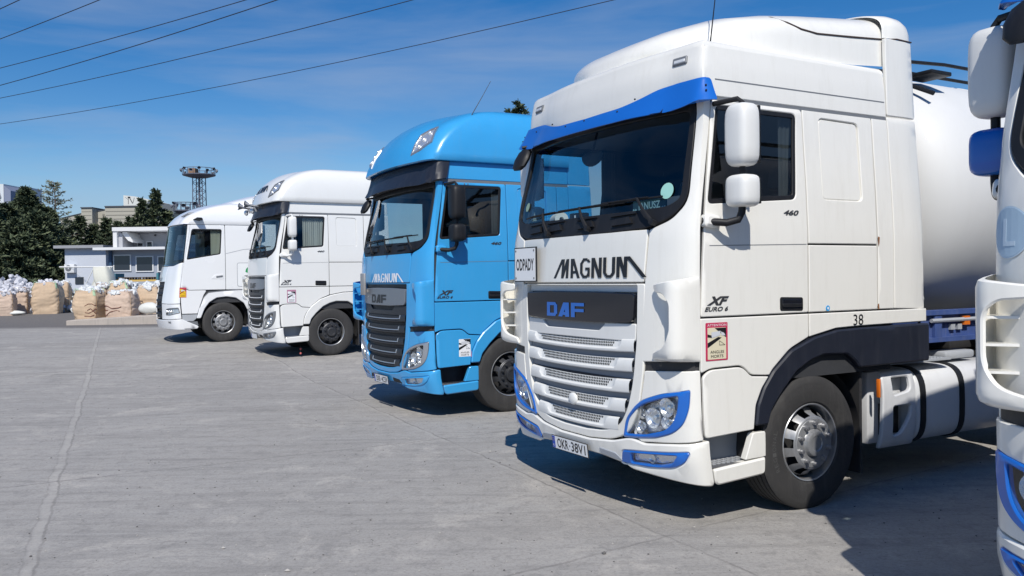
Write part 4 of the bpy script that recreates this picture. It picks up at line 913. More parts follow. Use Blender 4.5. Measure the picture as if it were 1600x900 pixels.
    for s in (-1, 1):
        b = MB(); b.box(2.25, 4.3, *sorted((s * .62, s * 1.2)), .33, .97, 0, .08); P('fuel_tank', b, ALU)
    return root

# ------------------------------------------------------------------ silo trailer
def silo_trailer(label, loc):
    root = thing('silo_trailer', label, 'trailer', loc, radians(29.6)); P = lambda name, mb, mats, parent=root, **k: build(name, mb, mats, parent, **k)
    b = MB(); R = 1.22; zc = 2.50; prof = [(-.02, .001), (0, .35), (.06, .70), (.16, .95), (.32, 1.12), (.52, 1.20), (.8, R), (5.0, R), (9.4, R), (9.8, 1.12), (10.0, .7), (10.05, .001)]
    b.revolve([(a, r) for a, r in prof], (2.98, 0, zc), (1, 0, 0), 72); P('tank', b, mat('white_tank_paint', (.66, .665, .66), .55, coat=.05, var=.03, vscale=1.5, dirt=.12, dirtcol=(.5, .48, .44)), sharp=60)
    for xx in (4.6, 6.6, 8.6, 10.6, 12.2):
        b = MB(); b.revolve([(-.02, R + .001), (-.012, R + .007), (.012, R + .007), (.02, R + .001)], (xx, 0, zc), (1, 0, 0), 72); P('weld_band', b, mat('white_tank_paint', (0, 0, 0)))
    b = MB()
    for s in (-1, 1):
        b.box(3.05, 13, s * .98 - .06, s * .98 + .06, 1.16, 1.20); b.box(3.05, 13, s * .98 - .06, s * .98 + .06, 1.40, 1.44); b.box(3.05, 13, s * .98 - .012, s * .98 + .012, 1.20, 1.40)
        b.box(3.2, 3.3, s * 1.0 - .03, s * 1.0 + .035, 1.2, 1.4); b.box(4.2, 4.3, s * 1.0 - .03, s * 1.0 + .035, 1.2, 1.4)
        for x in (3.45, 3.55, 3.9, 4.0): b.box(x, x + .06, s * 1.0 - .02, s * 1.0 + .03, 1.26, 1.31, 1)
        b.tube([(3.15, s * 1.03, 1.35), (4.1, s * 1.03, 1.35)], .018, 8, 1); b.box(3.62, 3.70, s * 1.0, s * 1.0 + s * .04, 1.30, 1.38, 2) if s > 0 else b.box(3.62, 3.70, s * 1.0 - .04, s * 1.0, 1.30, 1.38, 2)
    b.box(3.05, 3.2, -1.0, 1.0, 1.18, 1.42); b.box(4.6, 5.8, -.6, .6, 1.14, 1.2); P('frame', b, [BLUECH, LGREY, ORANGE])
    b = MB(); pts = [(3.15, .0, 3.70), (3.9, -.1, 3.74), (5, -.1, 3.74), (12.5, -.1, 3.74)]
    for y in (-.48, -.1, .35): b.tube([(3.10, y, 3.62 - abs(y) * .05), (3.5, y, 3.80), (4.2, y, 3.84), (12.5, y, 3.84)], .018, 8)
    b.tube([(3.35, -.48, 3.62), (3.4, -.9, 3.40)], .02, 8)
    P('roof_rail', b, BLACKP)
    b = MB(); b.box(5.0, 5.22, -.60, -.35, 3.74, 4.06, 0, .02); P('valve_box', b, GREYP); b = MB(); b.box(3.45, 3.75, -.85, -.55, 3.60, 3.64, 0, .01); P('roof_hatch', b, BLACKP)
    b = MB(); b.tube([(2.98, -.98, 1.98), (2.98, -1.0, 1.80), (3.03, -1.02, 1.55), (3.0, -.9, 1.50), (2.95, -.95, 1.75), (2.95, -.95, 1.98)], .022, 8); P('hose_bracket', b, WPLAST)
    b = MB()
    for s in (-1, 1): b.box(6.2, 6.35, s * .85 - .06, s * .85 + .06, 0.12, 1.16); b.box(6.13, 6.42, s * .85 - .13, s * .85 + .13, 0.0, .04)
    P('landing_leg', b, CHASSIS)
    for s in (-1, 1):
        for x in (9.0, 10.31, 11.62): wheel(root, x, s, STEELW, STEELW, yo=1.22)
    b = MB()
    for x in (9.0, 10.31, 11.62): b.tube([(x, -1.0, .5), (x, 1.0, .5)], .07, 8); b.box(x - .1, x + .1, -.7, .7, .5, 1.16)
    P('axle', b, CHASSIS)
    return root

# ------------------------------------------------------------------ ground
def gh(x, y):
    """height of the yard: level by the trucks, a little higher towards the bags"""
    def sm(a, b_, v): t = max(0, min(1, (v - a) / (b_ - a))); return t * t * (3 - 2 * t)
    return .20 * sm(14.5, 20.0, y) + .18 * max(0, min(1, (y - 20) / 8.4)) + .28 * sm(28.4, 31.6, y)
def ledge_top(x): return .54 + .16 * max(0, min(1, (x + 14.9) / 3.2))
b = MB(); xs = [-900, -400, -200, -120, -80, -60] + [-50 + 1.5 * i for i in range(60)] + [42, 50, 70, 120, 250, 900]
ys = [-300, -60, -20, -8] + [-4 + .75 * i for i in range(60)] + [42 + 3 * i for i in range(8)] + [80, 120, 200, 400, 900, 1500]
vs = [Vector((x, y, gh(x, y))) for y in ys for x in xs]; nx = len(xs)
b.add(vs, [(j * nx + i, j * nx + i + 1, (j + 1) * nx + i + 1, (j + 1) * nx + i) for j in range(len(ys) - 1) for i in range(nx - 1)])
def ground_mat():
    m = bpy.data.materials.new('concrete_yard'); m.use_nodes = True; t = m.node_tree; bs = t.nodes['Principled BSDF']; n = t.nodes.new; l = t.links.new
    tc_ = n('ShaderNodeTexCoord')
    # swept directional streaks run along the yard
    st = n('ShaderNodeMapping'); st.inputs['Rotation'].default_value = (0, 0, radians(-10)); st.inputs['Scale'].default_value = (.16, 1.7, 1); l(tc_.outputs['Object'], st.inputs['Vector'])
    def noise_(vec, sc, det=8, rough=.6, dist=0):
        q = n('ShaderNodeTexNoise'); q.inputs['Scale'].default_value = sc; q.inputs['Detail'].default_value = det; q.inputs['Roughness'].default_value = rough; q.inputs['Distortion'].default_value = dist; l(vec, q.inputs['Vector']); return q.outputs['Fac']
    def ramp(v, a, b_, lo=0, hi=1):
        q = n('ShaderNodeMapRange'); q.inputs['From Min'].default_value = a; q.inputs['From Max'].default_value = b_; q.inputs['To Min'].default_value = lo; q.inputs['To Max'].default_value = hi; l(v, q.inputs['Value']); return q.outputs[0]
    def mixc(f, a, b_, mode='MIX'):
        q = n('ShaderNodeMix'); q.data_type = 'RGBA'; q.blend_type = mode
        if isinstance(f, float): q.inputs['Factor'].default_value = f
        else: l(f, q.inputs['Factor'])
        for s_, v in ((6, a), (7, b_)):
            if isinstance(v, tuple): q.inputs[s_].default_value = (*v, 1)
            else: l(v, q.inputs[s_])
        return q.outputs[2]
    O = tc_.outputs['Object']
    base = mixc(ramp(noise_(O, .35, 8, .6), .3, .7), GC0, GC1)
    base = mixc(ramp(noise_(st.outputs[0], 1.3, 10, .7, .4), .42, .66), base, GC2)
    base = mixc(ramp(noise_(st.outputs[0], 3.4, 8, .7, .2), .48, .72, 0, .55), base, GC3)
    base = mixc(ramp(noise_(O, 1.1, 12, .78, .6), .53, .68, 0, .8), base, GC4); base = mixc(ramp(noise_(O, 6.5, 10, .8, .3), .5, .66, 0, .55), base, GC3)
    base = mixc(ramp(noise_(O, 38, 6, .8), .48, .68, 0, .65), base, GC3)
    base = mixc(ramp(noise_(O, 120, 3, .8), .55, .8, 0, .35), base, (.5, .49, .47))
    # dark pits
    vo = n('ShaderNodeTexVoronoi'); vo.inputs['Scale'].default_value = 14; vo.inputs['Randomness'].default_value = 1; l(O, vo.inputs['Vector'])
    pits = n('ShaderNodeMath'); pits.operation = 'MULTIPLY'; l(ramp(vo.outputs['Distance'], .10, .06), pits.inputs[0]); l(ramp(noise_(O, 1.7, 4), .52, .6), pits.inputs[1])
    base = mixc(pits.outputs[0], base, (.07, .068, .065))
    # slab joints, each a wobbling line in the yard
    sp = n('ShaderNodeSeparateXYZ'); l(O, sp.inputs[0])
    wob = noise_(O, 1.6, 6, .65); wm = n('ShaderNodeMath'); wm.operation = 'MULTIPLY_ADD'; l(wob, wm.inputs[0]); wm.inputs[1].default_value = .14; wm.inputs[2].default_value = -.07
    def mth(op, *v):
        q = n('ShaderNodeMath'); q.operation = op
        for i, x in enumerate(v):
            if isinstance(x, (int, float)): q.inputs[i].default_value = x
            else: l(x, q.inputs[i])
        return q.outputs[0]
    for (ax_, ay_), (bx_, by_), shift, width, col, fac in JOINTS:
        dx, dy = bx_ - ax_, by_ - ay_; ln = sqrt(dx * dx + dy * dy); nx_, ny_ = dy / ln, -dx / ln; c0 = nx_ * ax_ + ny_ * ay_ + shift
        dist = mth('ADD', mth('ADD', mth('MULTIPLY', sp.outputs['X'], nx_), mth('MULTIPLY', sp.outputs['Y'], ny_)), wm.outputs[0])
        f = ramp(mth('ABSOLUTE', mth('SUBTRACT', dist, c0)), width, width * .35, 0, fac)
        base = mixc(mth('MULTIPLY', f, ramp(noise_(O, 1.3, 5, .7), .34, .54, .15, 1)), base, col)
    # darker asphalt further back
    sp2 = n('ShaderNodeSeparateXYZ'); l(O, sp2.inputs[0]); wy = n('ShaderNodeMath'); wy.operation = 'MULTIPLY_ADD'; l(noise_(O, .6, 6), wy.inputs[0]); wy.inputs[1].default_value = 1.2; l(sp2.outputs['Y'], wy.inputs[2])
    base = mixc(ramp(noise_(O, .55, 9, .72, .8), .60, .72, 0, .45), base, (.17, .165, .165)); base = mixc(ramp(noise_(O, 3.2, 6, .7, .5), .66, .74, 0, .5), base, (.15, .145, .14))
    asph = mixc(ramp(noise_(O, 20, 8, .7), .35, .7), (.125, .12, .118), (.19, .18, .175))
    base = mixc(ramp(wy.outputs[0], 27.4, 28.3), base, asph)
    l(base, bs.inputs['Base Color']); bs.inputs['Roughness'].default_value = .88; bs.inputs['Specular IOR Level'].default_value = .25
    bp = n('ShaderNodeBump'); bp.inputs['Strength'].default_value = .45; bp.inputs['Distance'].default_value = .012
    ad = n('ShaderNodeMath'); ad.operation = 'ADD'; l(noise_(O, 55, 8, .75), ad.inputs[0]); l(noise_(O, 7, 6, .6), ad.inputs[1]); l(ad.outputs[0], bp.inputs['Height']); l(bp.outputs[0], bs.inputs['Normal'])
    return m
GC0, GC1, GC2, GC3, GC4 = (.295, .282, .266), (.42, .40, .375), (.385, .37, .35), (.185, .178, .172), (.53, .495, .45)
JT_L, JT_D = (.50, .475, .44), (.15, .14, .135)
JOINTS = [((-3.0, 5.17), (-13.6, 28), 0, .05, JT_L, .32), ((-3.0, 5.17), (-13.6, 28), .04, .014, JT_D, .45), ((-3.0, 5.17), (-13.6, 28), -.045, .010, JT_D, .25),
          ((.18, 7.48), (1.03, 5.77), 0, .014, JT_D, .55), ((.18, 7.48), (1.03, 5.77), .04, .03, JT_L, .2), ((1.03, 5.77), (.05, 5.10), 0, .016, JT_D, .5), ((-1.98, 8.77), (.01, 9.86), 0, .02, JT_D, .45),
          ((-4.56, 11.5), (-2.27, 12.5), 0, .02, JT_D, .45), ((-8.0, 17.0), (-3.0, 19.6), 0, .03, JT_D, .4), ((-12.0, 24.3), (-6.0, 27.4), 0, .03, JT_D, .5)]
build('ground', b, ground_mat(), kind='structure', recalc=False)

# concrete ledge in front of the bags
b = MB(); rings = []
for k in range(25):
    x = -14.95 + 11 * k / 24; h = ledge_top(x); y = 28.4 + .02 * (x + 15)
    rings.append([Vector((x, y, .2)), Vector((x, y, h - .02)), Vector((x, y + .03, h)), Vector((x, y + .9, h + .015)), Vector((x, y + 12, h + .015)), Vector((x, y + 12, .2))])
b.loft(rings, 0, True, True, True); lg = build('concrete_ledge', b, mat('old_concrete', (.44, .39, .345), .9, var=.15, vscale=2.5, bump=.3, bscale=20, dirt=.5, dirtcol=(.16, .15, .14)), kind='structure', sharp=25)

# ------------------------------------------------------------------ big bags
BAG = mat('woven_beige_sack', (.56, .42, .29), .85, var=.12, vscale=3, bump=.5, bscale=9, dirt=.35, dirtcol=(.34, .23, .15))
BAG2 = mat('woven_pinkish_sack', (.56, .43, .34), .85, var=.12, vscale=3, bump=.5, bscale=9, dirt=.35, dirtcol=(.36, .24, .18))
SCRAP = mat('white_plastic_scrap', (.66, .68, .69), .55, var=.2, vscale=5)
SCRAPC = mat('clear_film_scrap', (.56, .56, .60), .35, var=.25, vscale=5)
GREENB = mat('green_sack_band', (.40, .55, .36), .8)
WBAG = mat('white_woven_sack', (.66, .66, .62), .8, var=.1, vscale=2, bump=.3, bscale=8)
def scrap(mb, cx, cy, z, rx, ry, h, n, sz, seed, m=0):
    r = random.Random(seed)
    for _ in range(n):
        a = r.random() * 2 * pi; d = sqrt(r.random()); c = Vector((cx + rx * d * cos(a), cy + ry * d * sin(a), z + h * (1 - d * d) * r.random() ** .6))
        s_ = sz * (.5 + r.random()); R3 = Matrix.Rotation(r.random() * 6, 4, 'Z') @ Matrix.Rotation(r.uniform(-1.2, 1.2), 4, 'X') @ Matrix.Rotation(r.uniform(-1.2, 1.2), 4, 'Y')
        k = r.randint(4, 6); top = [c + R3 @ Vector((cos(2 * pi * i / k) * s_ * r.uniform(.6, 1.2), sin(2 * pi * i / k) * s_ * .7 * r.uniform(.6, 1.2), s_ * .25 * r.uniform(-1, 1))) for i in range(k)]
        if r.random() < .4:
            q0 = len(mb.v); mb.ball(c, s_ * .95, m, 7, 5); mb.v[q0:] = [tuple(Vector(v) + noise.noise_vector(Vector(v) * 9) * s_ * .55) for v in mb.v[q0:]]; continue
        mid = c + R3 @ Vector((0, 0, s_ * .35)); lo = c - R3 @ Vector((0, 0, s_ * .3))
        mb.add(top + [mid, lo], [(i, (i + 1) % k, k) for i in range(k)] + [((i + 1) % k, i, k + 1) for i in range(k)], m)
def big_bag(label, px0, px1, pyb, Y, h, rz, m, seed, band=False, marks=False, top='white', group=None, seams=True, tall=.25, slump=0.0):
    c = at((px0 + px1) / 2, pyb, Y); gz = gh(c.x, Y + .3); w = (px1 - px0) / FPX * Y * .86; d = w * .92
    root = thing('bulk_bag', label, 'bulk bag', (c.x, Y + d / 2, 0), rz, group or 'big bags of plastic scrap'); r = random.Random(seed)
    base = ledge_top(c.x) + .01 if px0 > 104 and Y < 40 else gz
    root.location.z = base
    def bs(a, t, out=0.0):
        bul = .90 + .12 * sin(pi * min(1, t * 1.08)) ** .9 - (.09 * max(0, t - .82) / .18); c_, s_ = cos(a), sin(a); ex = .30 + .30 * t * (1 - t) + .12 * max(0, t - .8)
        x = abs(c_) ** ex * (1 if c_ > 0 else -1) * w / 2 * bul; y = abs(s_) ** ex * (1 if s_ > 0 else -1) * d / 2 * bul; z = h * t
        nz = noise.noise(Vector((x * 2.0 + seed, y * 2.0, z * 2.4))) * .05 - abs(noise.noise(Vector((x * 3.2 + seed, y * 3.2, z * 9 + 2 * noise.noise(Vector((x * 2, y * 2, seed))))))) * .045 + noise.noise(Vector((x * 12 + seed, y * 12, z * 16))) * .012
        kx = 1 + (nz + out) / (w / 2); return Vector((x * kx + slump * t * t, y * kx, z + (noise.noise(Vector((x * 3, y * 3, seed))) * .07 if t > .85 else 0) - .02 * (t == 0)))
    b = MB(); n = 84; K = 30
    b.loft([[bs(2 * pi * (j + .5) / n, i / K) for j in range(n)] for i in range(K + 1)], 0, True, True, True); body = build('sack', b, m, root, sharp=70)
    for sx, sy in ((-1, -1), (1, -1), (1, 1), (-1, 1)):  # lifting loops
        b = MB(); p = Vector((sx * w * .38, sy * d * .38, h * .97)); b.tube([p, p + Vector((-sx * .03, 0, .09)), p + Vector((-sx * .12, 0, .07)), p + Vector((-sx * .16, 0, 0))], .014, 6)
        build('lifting_loop', b, GREENB if band else m, root)
    an = lambda u: -pi / 2 + math.copysign(abs(math.asin(min(.999, abs(u) * 1.9))), u) if False else math.atan2(-1, 2.2 * math.copysign(abs(u * 2) ** 2.6, u) if abs(u) > .01 else 1e-4)
    if seams:
        for q in (-.46, .46):
            b = MB(); b.tube([bs(an(q), t, .004) for t in [k / 14 for k in range(14)]], .008, 5); build('seam', b, mat('sack_seam', (.36, .24, .13), .9), root)
    if band:
        for u0, u1, t0 in ((-.49, -.38, .76), (.30, .47, .80)):
            b = MB(); b.loft([[bs(an(u0 + (u1 - u0) * k / 5), t0 + (.99 - t0) * i / 5 + (.03 * (k % 2) if i == 0 else 0), .010) for k in range(6)] for i in range(6)], 0, closed=False); build('fabric_band', b, GREENB, root)
    if marks:
        for ln in marks:
            b = MB(); fine = []
            for (u0, v0), (u1, v1) in zip(ln, ln[1:]): fine += [(u0 + (u1 - u0) * k / 4, v0 + (v1 - v0) * k / 4) for k in range(4)]
            b.tube([bs(an(u), v, .006) for u, v in fine], .013, 5); build('painted_mark', b, mat('brown_marker', (.17, .065, .045), .8), root)
    b = MB(); scrap(b, slump, 0, h * .93, w * .42, d * .42, tall * .72, 130, .08, seed, 0); build('plastic_scrap', b, SCRAPC if top == 'film' else SCRAP, root, smooth=False, recalc=False)
    return root
W1 = [[(.05, .45), (.15, .52), (.25, .53), (.35, .47), (.47, .48)], [(.05, .22), (.15, .2), (.28, .26), (.4, .36), (.48, .3)], [(.12, .30), (.22, .36), (.3, .28), (.42, .18), (.47, .22)], [(.02, .1), (.2, .08), (.4, .16)]]
W2 = [[(-.42, .40), (-.33, .46), (-.22, .42), (-.1, .34), (.05, .36), (.15, .42)], [(-.42, .12), (-.36, .04), (-.27, .07), (-.15, .2), (0, .26), (.1, .22)], [(-.38, .28), (-.34, .25), (-.30, .28), (-.26, .25), (-.22, .28)]]

# ------------------------------------------------------------------ trees
BARK = mat('pine_bark', (.13, .085, .06), .95, var=.2)
NEED = [mat('pine_needles_dark', (.036, .054, .028), .8), mat('pine_needles_mid', (.07, .095, .048), .8), mat('pine_needles_light', (.13, .155, .08), .8)]
LEAFB = [mat('birch_leaf_pale', (.26, .28, .22), .8), mat('birch_leaf', (.19, .21, .15), .8)]
def pine_mesh(seed, H, R, n_br=70, tuft=34, base=.12, conical=.8, leaf=.16, mats=None, gap=.0):
    r = random.Random(seed); tr = MB(); tr.tube([Vector((0.02 * H * sin(k * .9 + seed) * k / 8, 0, H * k / 8)) for k in range(9)], [H * .018 * (1.05 - k / 8) + .02 for k in range(9)], 8)
    cr = MB()
    for i in range(n_br):
        t = base + (1 - base) * ((i + r.random()) / n_br) ** .9; z = H * t; a = i * 2.4 + r.uniform(-.4, .4)
        L_ = R * ((1 - t) ** conical * 1.05 + .06) * r.uniform(.65, 1.12); dr = r.uniform(-.05, .25)
        p0 = Vector((0, 0, z)); p1 = Vector((cos(a) * L_, sin(a) * L_, z + L_ * dr)); pm = (p0 + p1) / 2 + Vector((0, 0, -L_ * .04))
        tr.tube([p0, pm, p1], [.03 + .006 * L_, .02 + .004 * L_, .01], 5)
        for k in range(tuft):
            u = r.random() ** .7; c = p0.lerp(p1, u) + Vector((r.gauss(0, .16), r.gauss(0, .16), r.gauss(0, .11))) * (L_ * .42 + .25)
            cm = r.choice((0, 0, 1, 1, 2)) if u > .45 else r.choice((0, 0, 1))
            for q in range(3):
                d = Vector((r.uniform(-1, 1) + cos(a) * .7, r.uniform(-1, 1) + sin(a) * .7, r.uniform(-.3, .9))).normalized(); w_ = d.cross(Vector((r.uniform(-1, 1), r.uniform(-1, 1), r.uniform(-1, 1)))).normalized(); s_ = leaf * r.uniform(.6, 1.4)
                cr.add([c - w_ * s_ * .35, c + w_ * s_ * .35, c + d * s_ * 1.6 + w_ * s_ * .12, c + d * s_ * 1.6 - w_ * s_ * .12], [(0, 1, 2, 3)], cm)
    return tr, cr
def tree(name, label, cat, px, Y, H, R, seed, group=None, mats=None, proto=None, **k):
    p = at(px, 440, Y); z = gh(p.x, Y)
    if proto:
        root = copy_tree(proto); root.location = (p.x, Y, z); root['label'] = label; root.rotation_euler.z = seed; root.scale = (1, 1, 1); return root
    tr, cr = pine_mesh(seed, H, R, **k); root = thing(name, label, cat, (p.x, Y, z - .05), 0, group)
    build('trunk', tr, BARK, root, recalc=False); build('crown', cr, mats or NEED, root, smooth=False, recalc=False); return root
# ------------------------------------------------------------------ the trucks
T1 = Vector((.4427, 6.8053, 0)); T2 = Vector((-1.837, 11.655, 0)); T3 = Vector((-5.72, 18.67, .13)); T4 = Vector((-9.197, 22.105, .2)); T5 = Vector((2.59, 2.64, 0))
T3.z = gh(-4.5, 18.5); T4.z = gh(-8, 22)
T2.z = gh(-1, 12)
SGREY = mat('blue_grey_plastic', (.22, .24, .27), .5, var=.05)  # plain blue-grey plastic of the recessed slat backs and grille backing
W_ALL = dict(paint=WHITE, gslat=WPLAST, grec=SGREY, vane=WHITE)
t1, F1 = tractor(dict(W_ALL, label='nearest white semi truck with blue sun visor and MAGNUM in black', loc=T1, roof='low', rim=STEELW, hub=ALU, badge=BLACKG, badgetxt=ROYAL, lamptrim=ROYAL, fogtrim=ROYAL,
    visor=ROYAL, gback=mat('blue_grey_plastic', (.22, .24, .27), .5, var=.05), mirrors=(WPLAST, WPLAST, BLACKP), arch=NAVYP, tank=mat('white_tank_plastic', (.62, .63, .65), .4, var=.05, dirt=.2, dirtcol=(.35, .34, .32)), mag=(-.30, 1.848, 1.17, .155, INK), mag_t=28, num='38', plate=('OKR', '38V1'), rust=True, badge_tyre=True, insert=LGREY))
t2, F2 = tractor(dict(label='sky blue semi truck with high roof and white MAGNUM lettering, parked second nearest', loc=T2, roof='high', paint=SKYBLUE, gslat=mat('graphite_grille', (.02, .0215, .026), .45, var=.1), grec=BLACKP, gsur=SKYBLUE, rim=DARKW, hub=DARKW,
    badge=mat('grey_badge_panel', (.25, .27, .30), .35, metal=.5), badgetxt=INK, lamptrim=SILVER, fogtrim=SKYBLUE, lip=SILVER, mirrors=(BLACKP, BLACKP, BLACKP), arch=SKYBLUE, arch_rear=2.3, mag=(-.16, 1.80, 1.12, .12, LWHITE), plate=('OKR', '4C59'), radar=False, insert=BLACKP, hole=CHASSIS))
t3, F3 = tractor(dict(label='white high-roofed semi truck with a dark grille and chrome horns over its visor', loc=T3, roof='high', paint=mat('warm_white_truck_paint', (.78, .78, .76), .3, coat=.5, var=.03, vscale=2, dirt=.08, dirtcol=(.5, .47, .4)), gslat=mat('graphite_grille', (0, 0, 0)), grec=BLACKP, rim=DARKW, hub=DARKW,
    badge=mat('grey_badge_panel', (0, 0, 0)), badgetxt=INK, lamptrim=GREYP, fogtrim=GREYP, lip=LWHITE, mirrors=(WPLAST, WPLAST, WPLAST), arch=WPLAST, arch_rear=2.3, plate=None, radar=False, insert=BLACKP, hole=CHASSIS, lampdark=True, curtain=CURT, curt_x=(.82, 1.3)))
t5, F5 = tractor(dict(W_ALL, label='white semi truck cut off by the right edge, with a blue lower mirror', loc=T5, roof='low', rim=STEELW, hub=ALU, badge=BLACKG, badgetxt=ROYAL, lamptrim=ROYAL, fogtrim=ROYAL,
    visor=ROYAL, gback=mat('blue_grey_plastic', (.22, .24, .27), .5, var=.05), mirrors=(WPLAST, ROYAL, BLACKP), arch=NAVYP, tank=ALU, plate=None, insert=LGREY))
t4 = tractor_new('white rounded semi truck farthest away, with a red and yellow sticker and no mirrors', T4)
s1 = silo_trailer('white silo trailer behind the nearest white truck', T1); s5 = copy_tree(s1); s5.location = T5; s5['label'] = 'white silo trailer behind the truck cut off by the right edge'
s1['group'] = s5['group'] = 'silo trailers behind the trucks'
for t in (t1, t2, t3, t4, t5): t['group'] = 'semi trucks parked in a row'

# nearest truck: signs, stickers
b = MB()
def FS(u, v, w): return Vector((.038 - w, .703 - u, v))
b.prism([(-.185, 1.742), (.185, 1.742), (.185, 2.045), (-.185, 2.045)], 0, .012, FS, 1); b.prism([(-.173, 1.752), (.173, 1.752), (.173, 2.035), (-.173, 2.035)], .012, .014, FS, 0)
text(b, FS, 'ODPADY', 0, 1.893, .30, .105, .0155, 1, bold=.02, flip=1)
for u in (-.153, .153):
    for v in (1.775, 2.015): b.disc(FS(u, v, .018), (-1, 0, 0), .008, 8, 1)
build('waste_sign', b, [PLATE, INK], t1, smooth=False)
sticker_attention(F1, t1, -QX(.42), 1.315, .205, .265, 1, REDL, CREAM)
sticker_attention(F2, t2, -QX(.69), .90, .20, .27, 1, mat('faded_sticker_red', (.45, .2, .3), .5), LWHITE, INK, '', ('ANGLES', 'MORTS'))
sticker_attention(F3, t3, -QX(.53), 1.29, .19, .27, 1, mat('faded_sticker_red', (0, 0, 0)), LWHITE, INK, '', ('ANGLES', 'MORTS'))
b = MB(); b.tube([F1(-QX(.43), 3.38, .0) + Vector((0, .05, .03)), F1(-QX(.43), 3.38, .0) + Vector((.05, .05, .35)), F1(-QX(.43), 3.38, 0) + Vector((.14, .05, .95))], [.006, .004, .003], 6)
b.tube([F1(-QX(.43), 3.38, 0) + Vector((0, .05, .0)), F1(-QX(.43), 3.38, 0) + Vector((0, .05, .05))], .016, 8); build('antenna', b, BLACKP, t1)
# windscreen stickers and things on the dashboard
def ds(y, z, r, m): b = MB(); b.add([F1(qy(y + r * cos(2 * pi * k / 24)), z + r * sin(2 * pi * k / 24), .001) for k in range(24)], [tuple(range(24))]); build('windscreen_sticker', b, m, t1, smooth=False, recalc=False)
ds(-1.0, 2.385, .058, TEAL); ds(.98, 2.42, .04, mat('green_sticker_dull', (.25, .36, .27), .6))
root = thing('name_sign', 'dark name sign standing behind the windscreen of the nearest truck', 'name sign', t1.matrix_basis @ Vector((.23, -.76, 2.245)), radians(29.6))
b = MB(); b.box(0, .012, -.19, .19, .0, .095); build('board', b, mat('name_sign_board', (.02, .06, .07), .5), root)
b = MB(); FN = lambda u, v, w: Vector((-w, -u, v)); text(b, FN, 'JANUSZ', 0, .048, .26, .07, .002, 0, bold=.02, flip=1)
for s in (-1, 1):
    for k in (0, 1): b.disc(FN(s * (.155 + .025 * k), .03, .002), (-1, 0, 0), .011, 10, 0)
build('lettering', b, mat('sign_letter_teal', (.35, .55, .58), .5), root, smooth=False, recalc=False)
tr_ = lambda x, y, z: t1.matrix_basis @ Vector((x, y, z))
root = thing('paper_roll', 'white paper roll lying on the dashboard of the nearest truck', 'paper roll', tr_(.33, .62, 2.225), radians(29.6)); b = MB(); b.revolve([(-.11, .02), (-.11, .06), (.11, .06), (.11, .02), (-.11, .02)], (0, 0, .06), (.35, .94, 0), 24); build('roll', b, PAPER, root)
root = thing('folded_papers', 'crumpled white papers on the dashboard of the nearest truck', 'papers', tr_(.27, .1, 2.225), radians(29.6)); b = MB(); b.box(-.06, .08, -.12, .10, 0, .03, 0, .01, M=Matrix.Rotation(.3, 4, 'Z')); b.box(-.04, .05, .12, .30, 0, .05, 0, .01, M=Matrix.Rotation(-.3, 4, 'Z')); build('paper', b, PAPER, root)
root = thing('dash_box', 'small dark box on the dashboard beside the paper roll', 'box', tr_(.35, .33, 2.225), radians(29.6)); b = MB(); b.box(-.05, .05, -.08, .08, 0, .10, 0, .01); b.box(-.052, -.048, -.02, .0, .02, .08, 1); build('box_body', b, [BLACKP, LWHITE], root)
root = thing('phone_holder', 'dark tablet tilted on the dashboard behind the name sign', 'tablet', tr_(.40, -.74, 2.225), radians(29.6)); b = MB(); b.box(-.006, .006, -.13, .13, 0, .15, 0, .004, M=Matrix.Rotation(.25, 4, 'Y')); build('tablet_body', b, mat('tablet_dark', (.09, .10, .11), .2), root)
b = MB(); c = Vector((.42, .22, 2.80)); rr = []
for t in (0, .3, .7, 1): rr.append([c + Vector((.03 * (t - .5), .17 * cos(a) * (1 - .5 * abs(2 * t - 1) ** 2), -.07 * sin(a) * (1 - .3 * abs(2 * t - 1) ** 2) * (1.4 if sin(a) > 0 else .5) + .02 * t)) for a in [2 * pi * k / 20 for k in range(20)]])
b.loft(rr, 0, True, True, True); b.tube([c + Vector((0, 0, .03)), c + Vector((.05, 0, .2))], .01, 6); build('interior_mirror', b, BLACKP, t1)

# right-hand truck: round L sticker on the corner
b = MB(); q0, z0 = qy(1.175) - .05, 1.95
b.add([F5(q0 + .13 * cos(2 * pi * k / 32), z0 + .15 * sin(2 * pi * k / 32), .003) for k in range(32)], [tuple(range(32))], 0)
b = MB(); patch(b, F5, [(q0 + .125 * cos(2 * pi * k / 36), z0 + .115 * sin(2 * pi * k / 36)) for k in range(36)], off=.003, thick=.001, bev=0, step=.04, m=1)
patch(b, F5, [(q0 + .118 * cos(2 * pi * k / 36), z0 + .108 * sin(2 * pi * k / 36)) for k in range(36)], off=.004, thick=.001, bev=0, step=.04, m=0)
flat(F5, b, [(q0 + .035, z0 + .06), (q0 + .012, z0 + .06), (q0 + .012, z0 - .06), (q0 + .035, z0 - .06)], .0055, 1, .04); flat(F5, b, [(q0 + .012, z0 - .04), (q0 - .045, z0 - .04), (q0 - .045, z0 - .06), (q0 + .012, z0 - .06)], .0055, 1, .04)
build('round_sticker', b, [PALEB, PALEB2], t5, smooth=False, recalc=False)

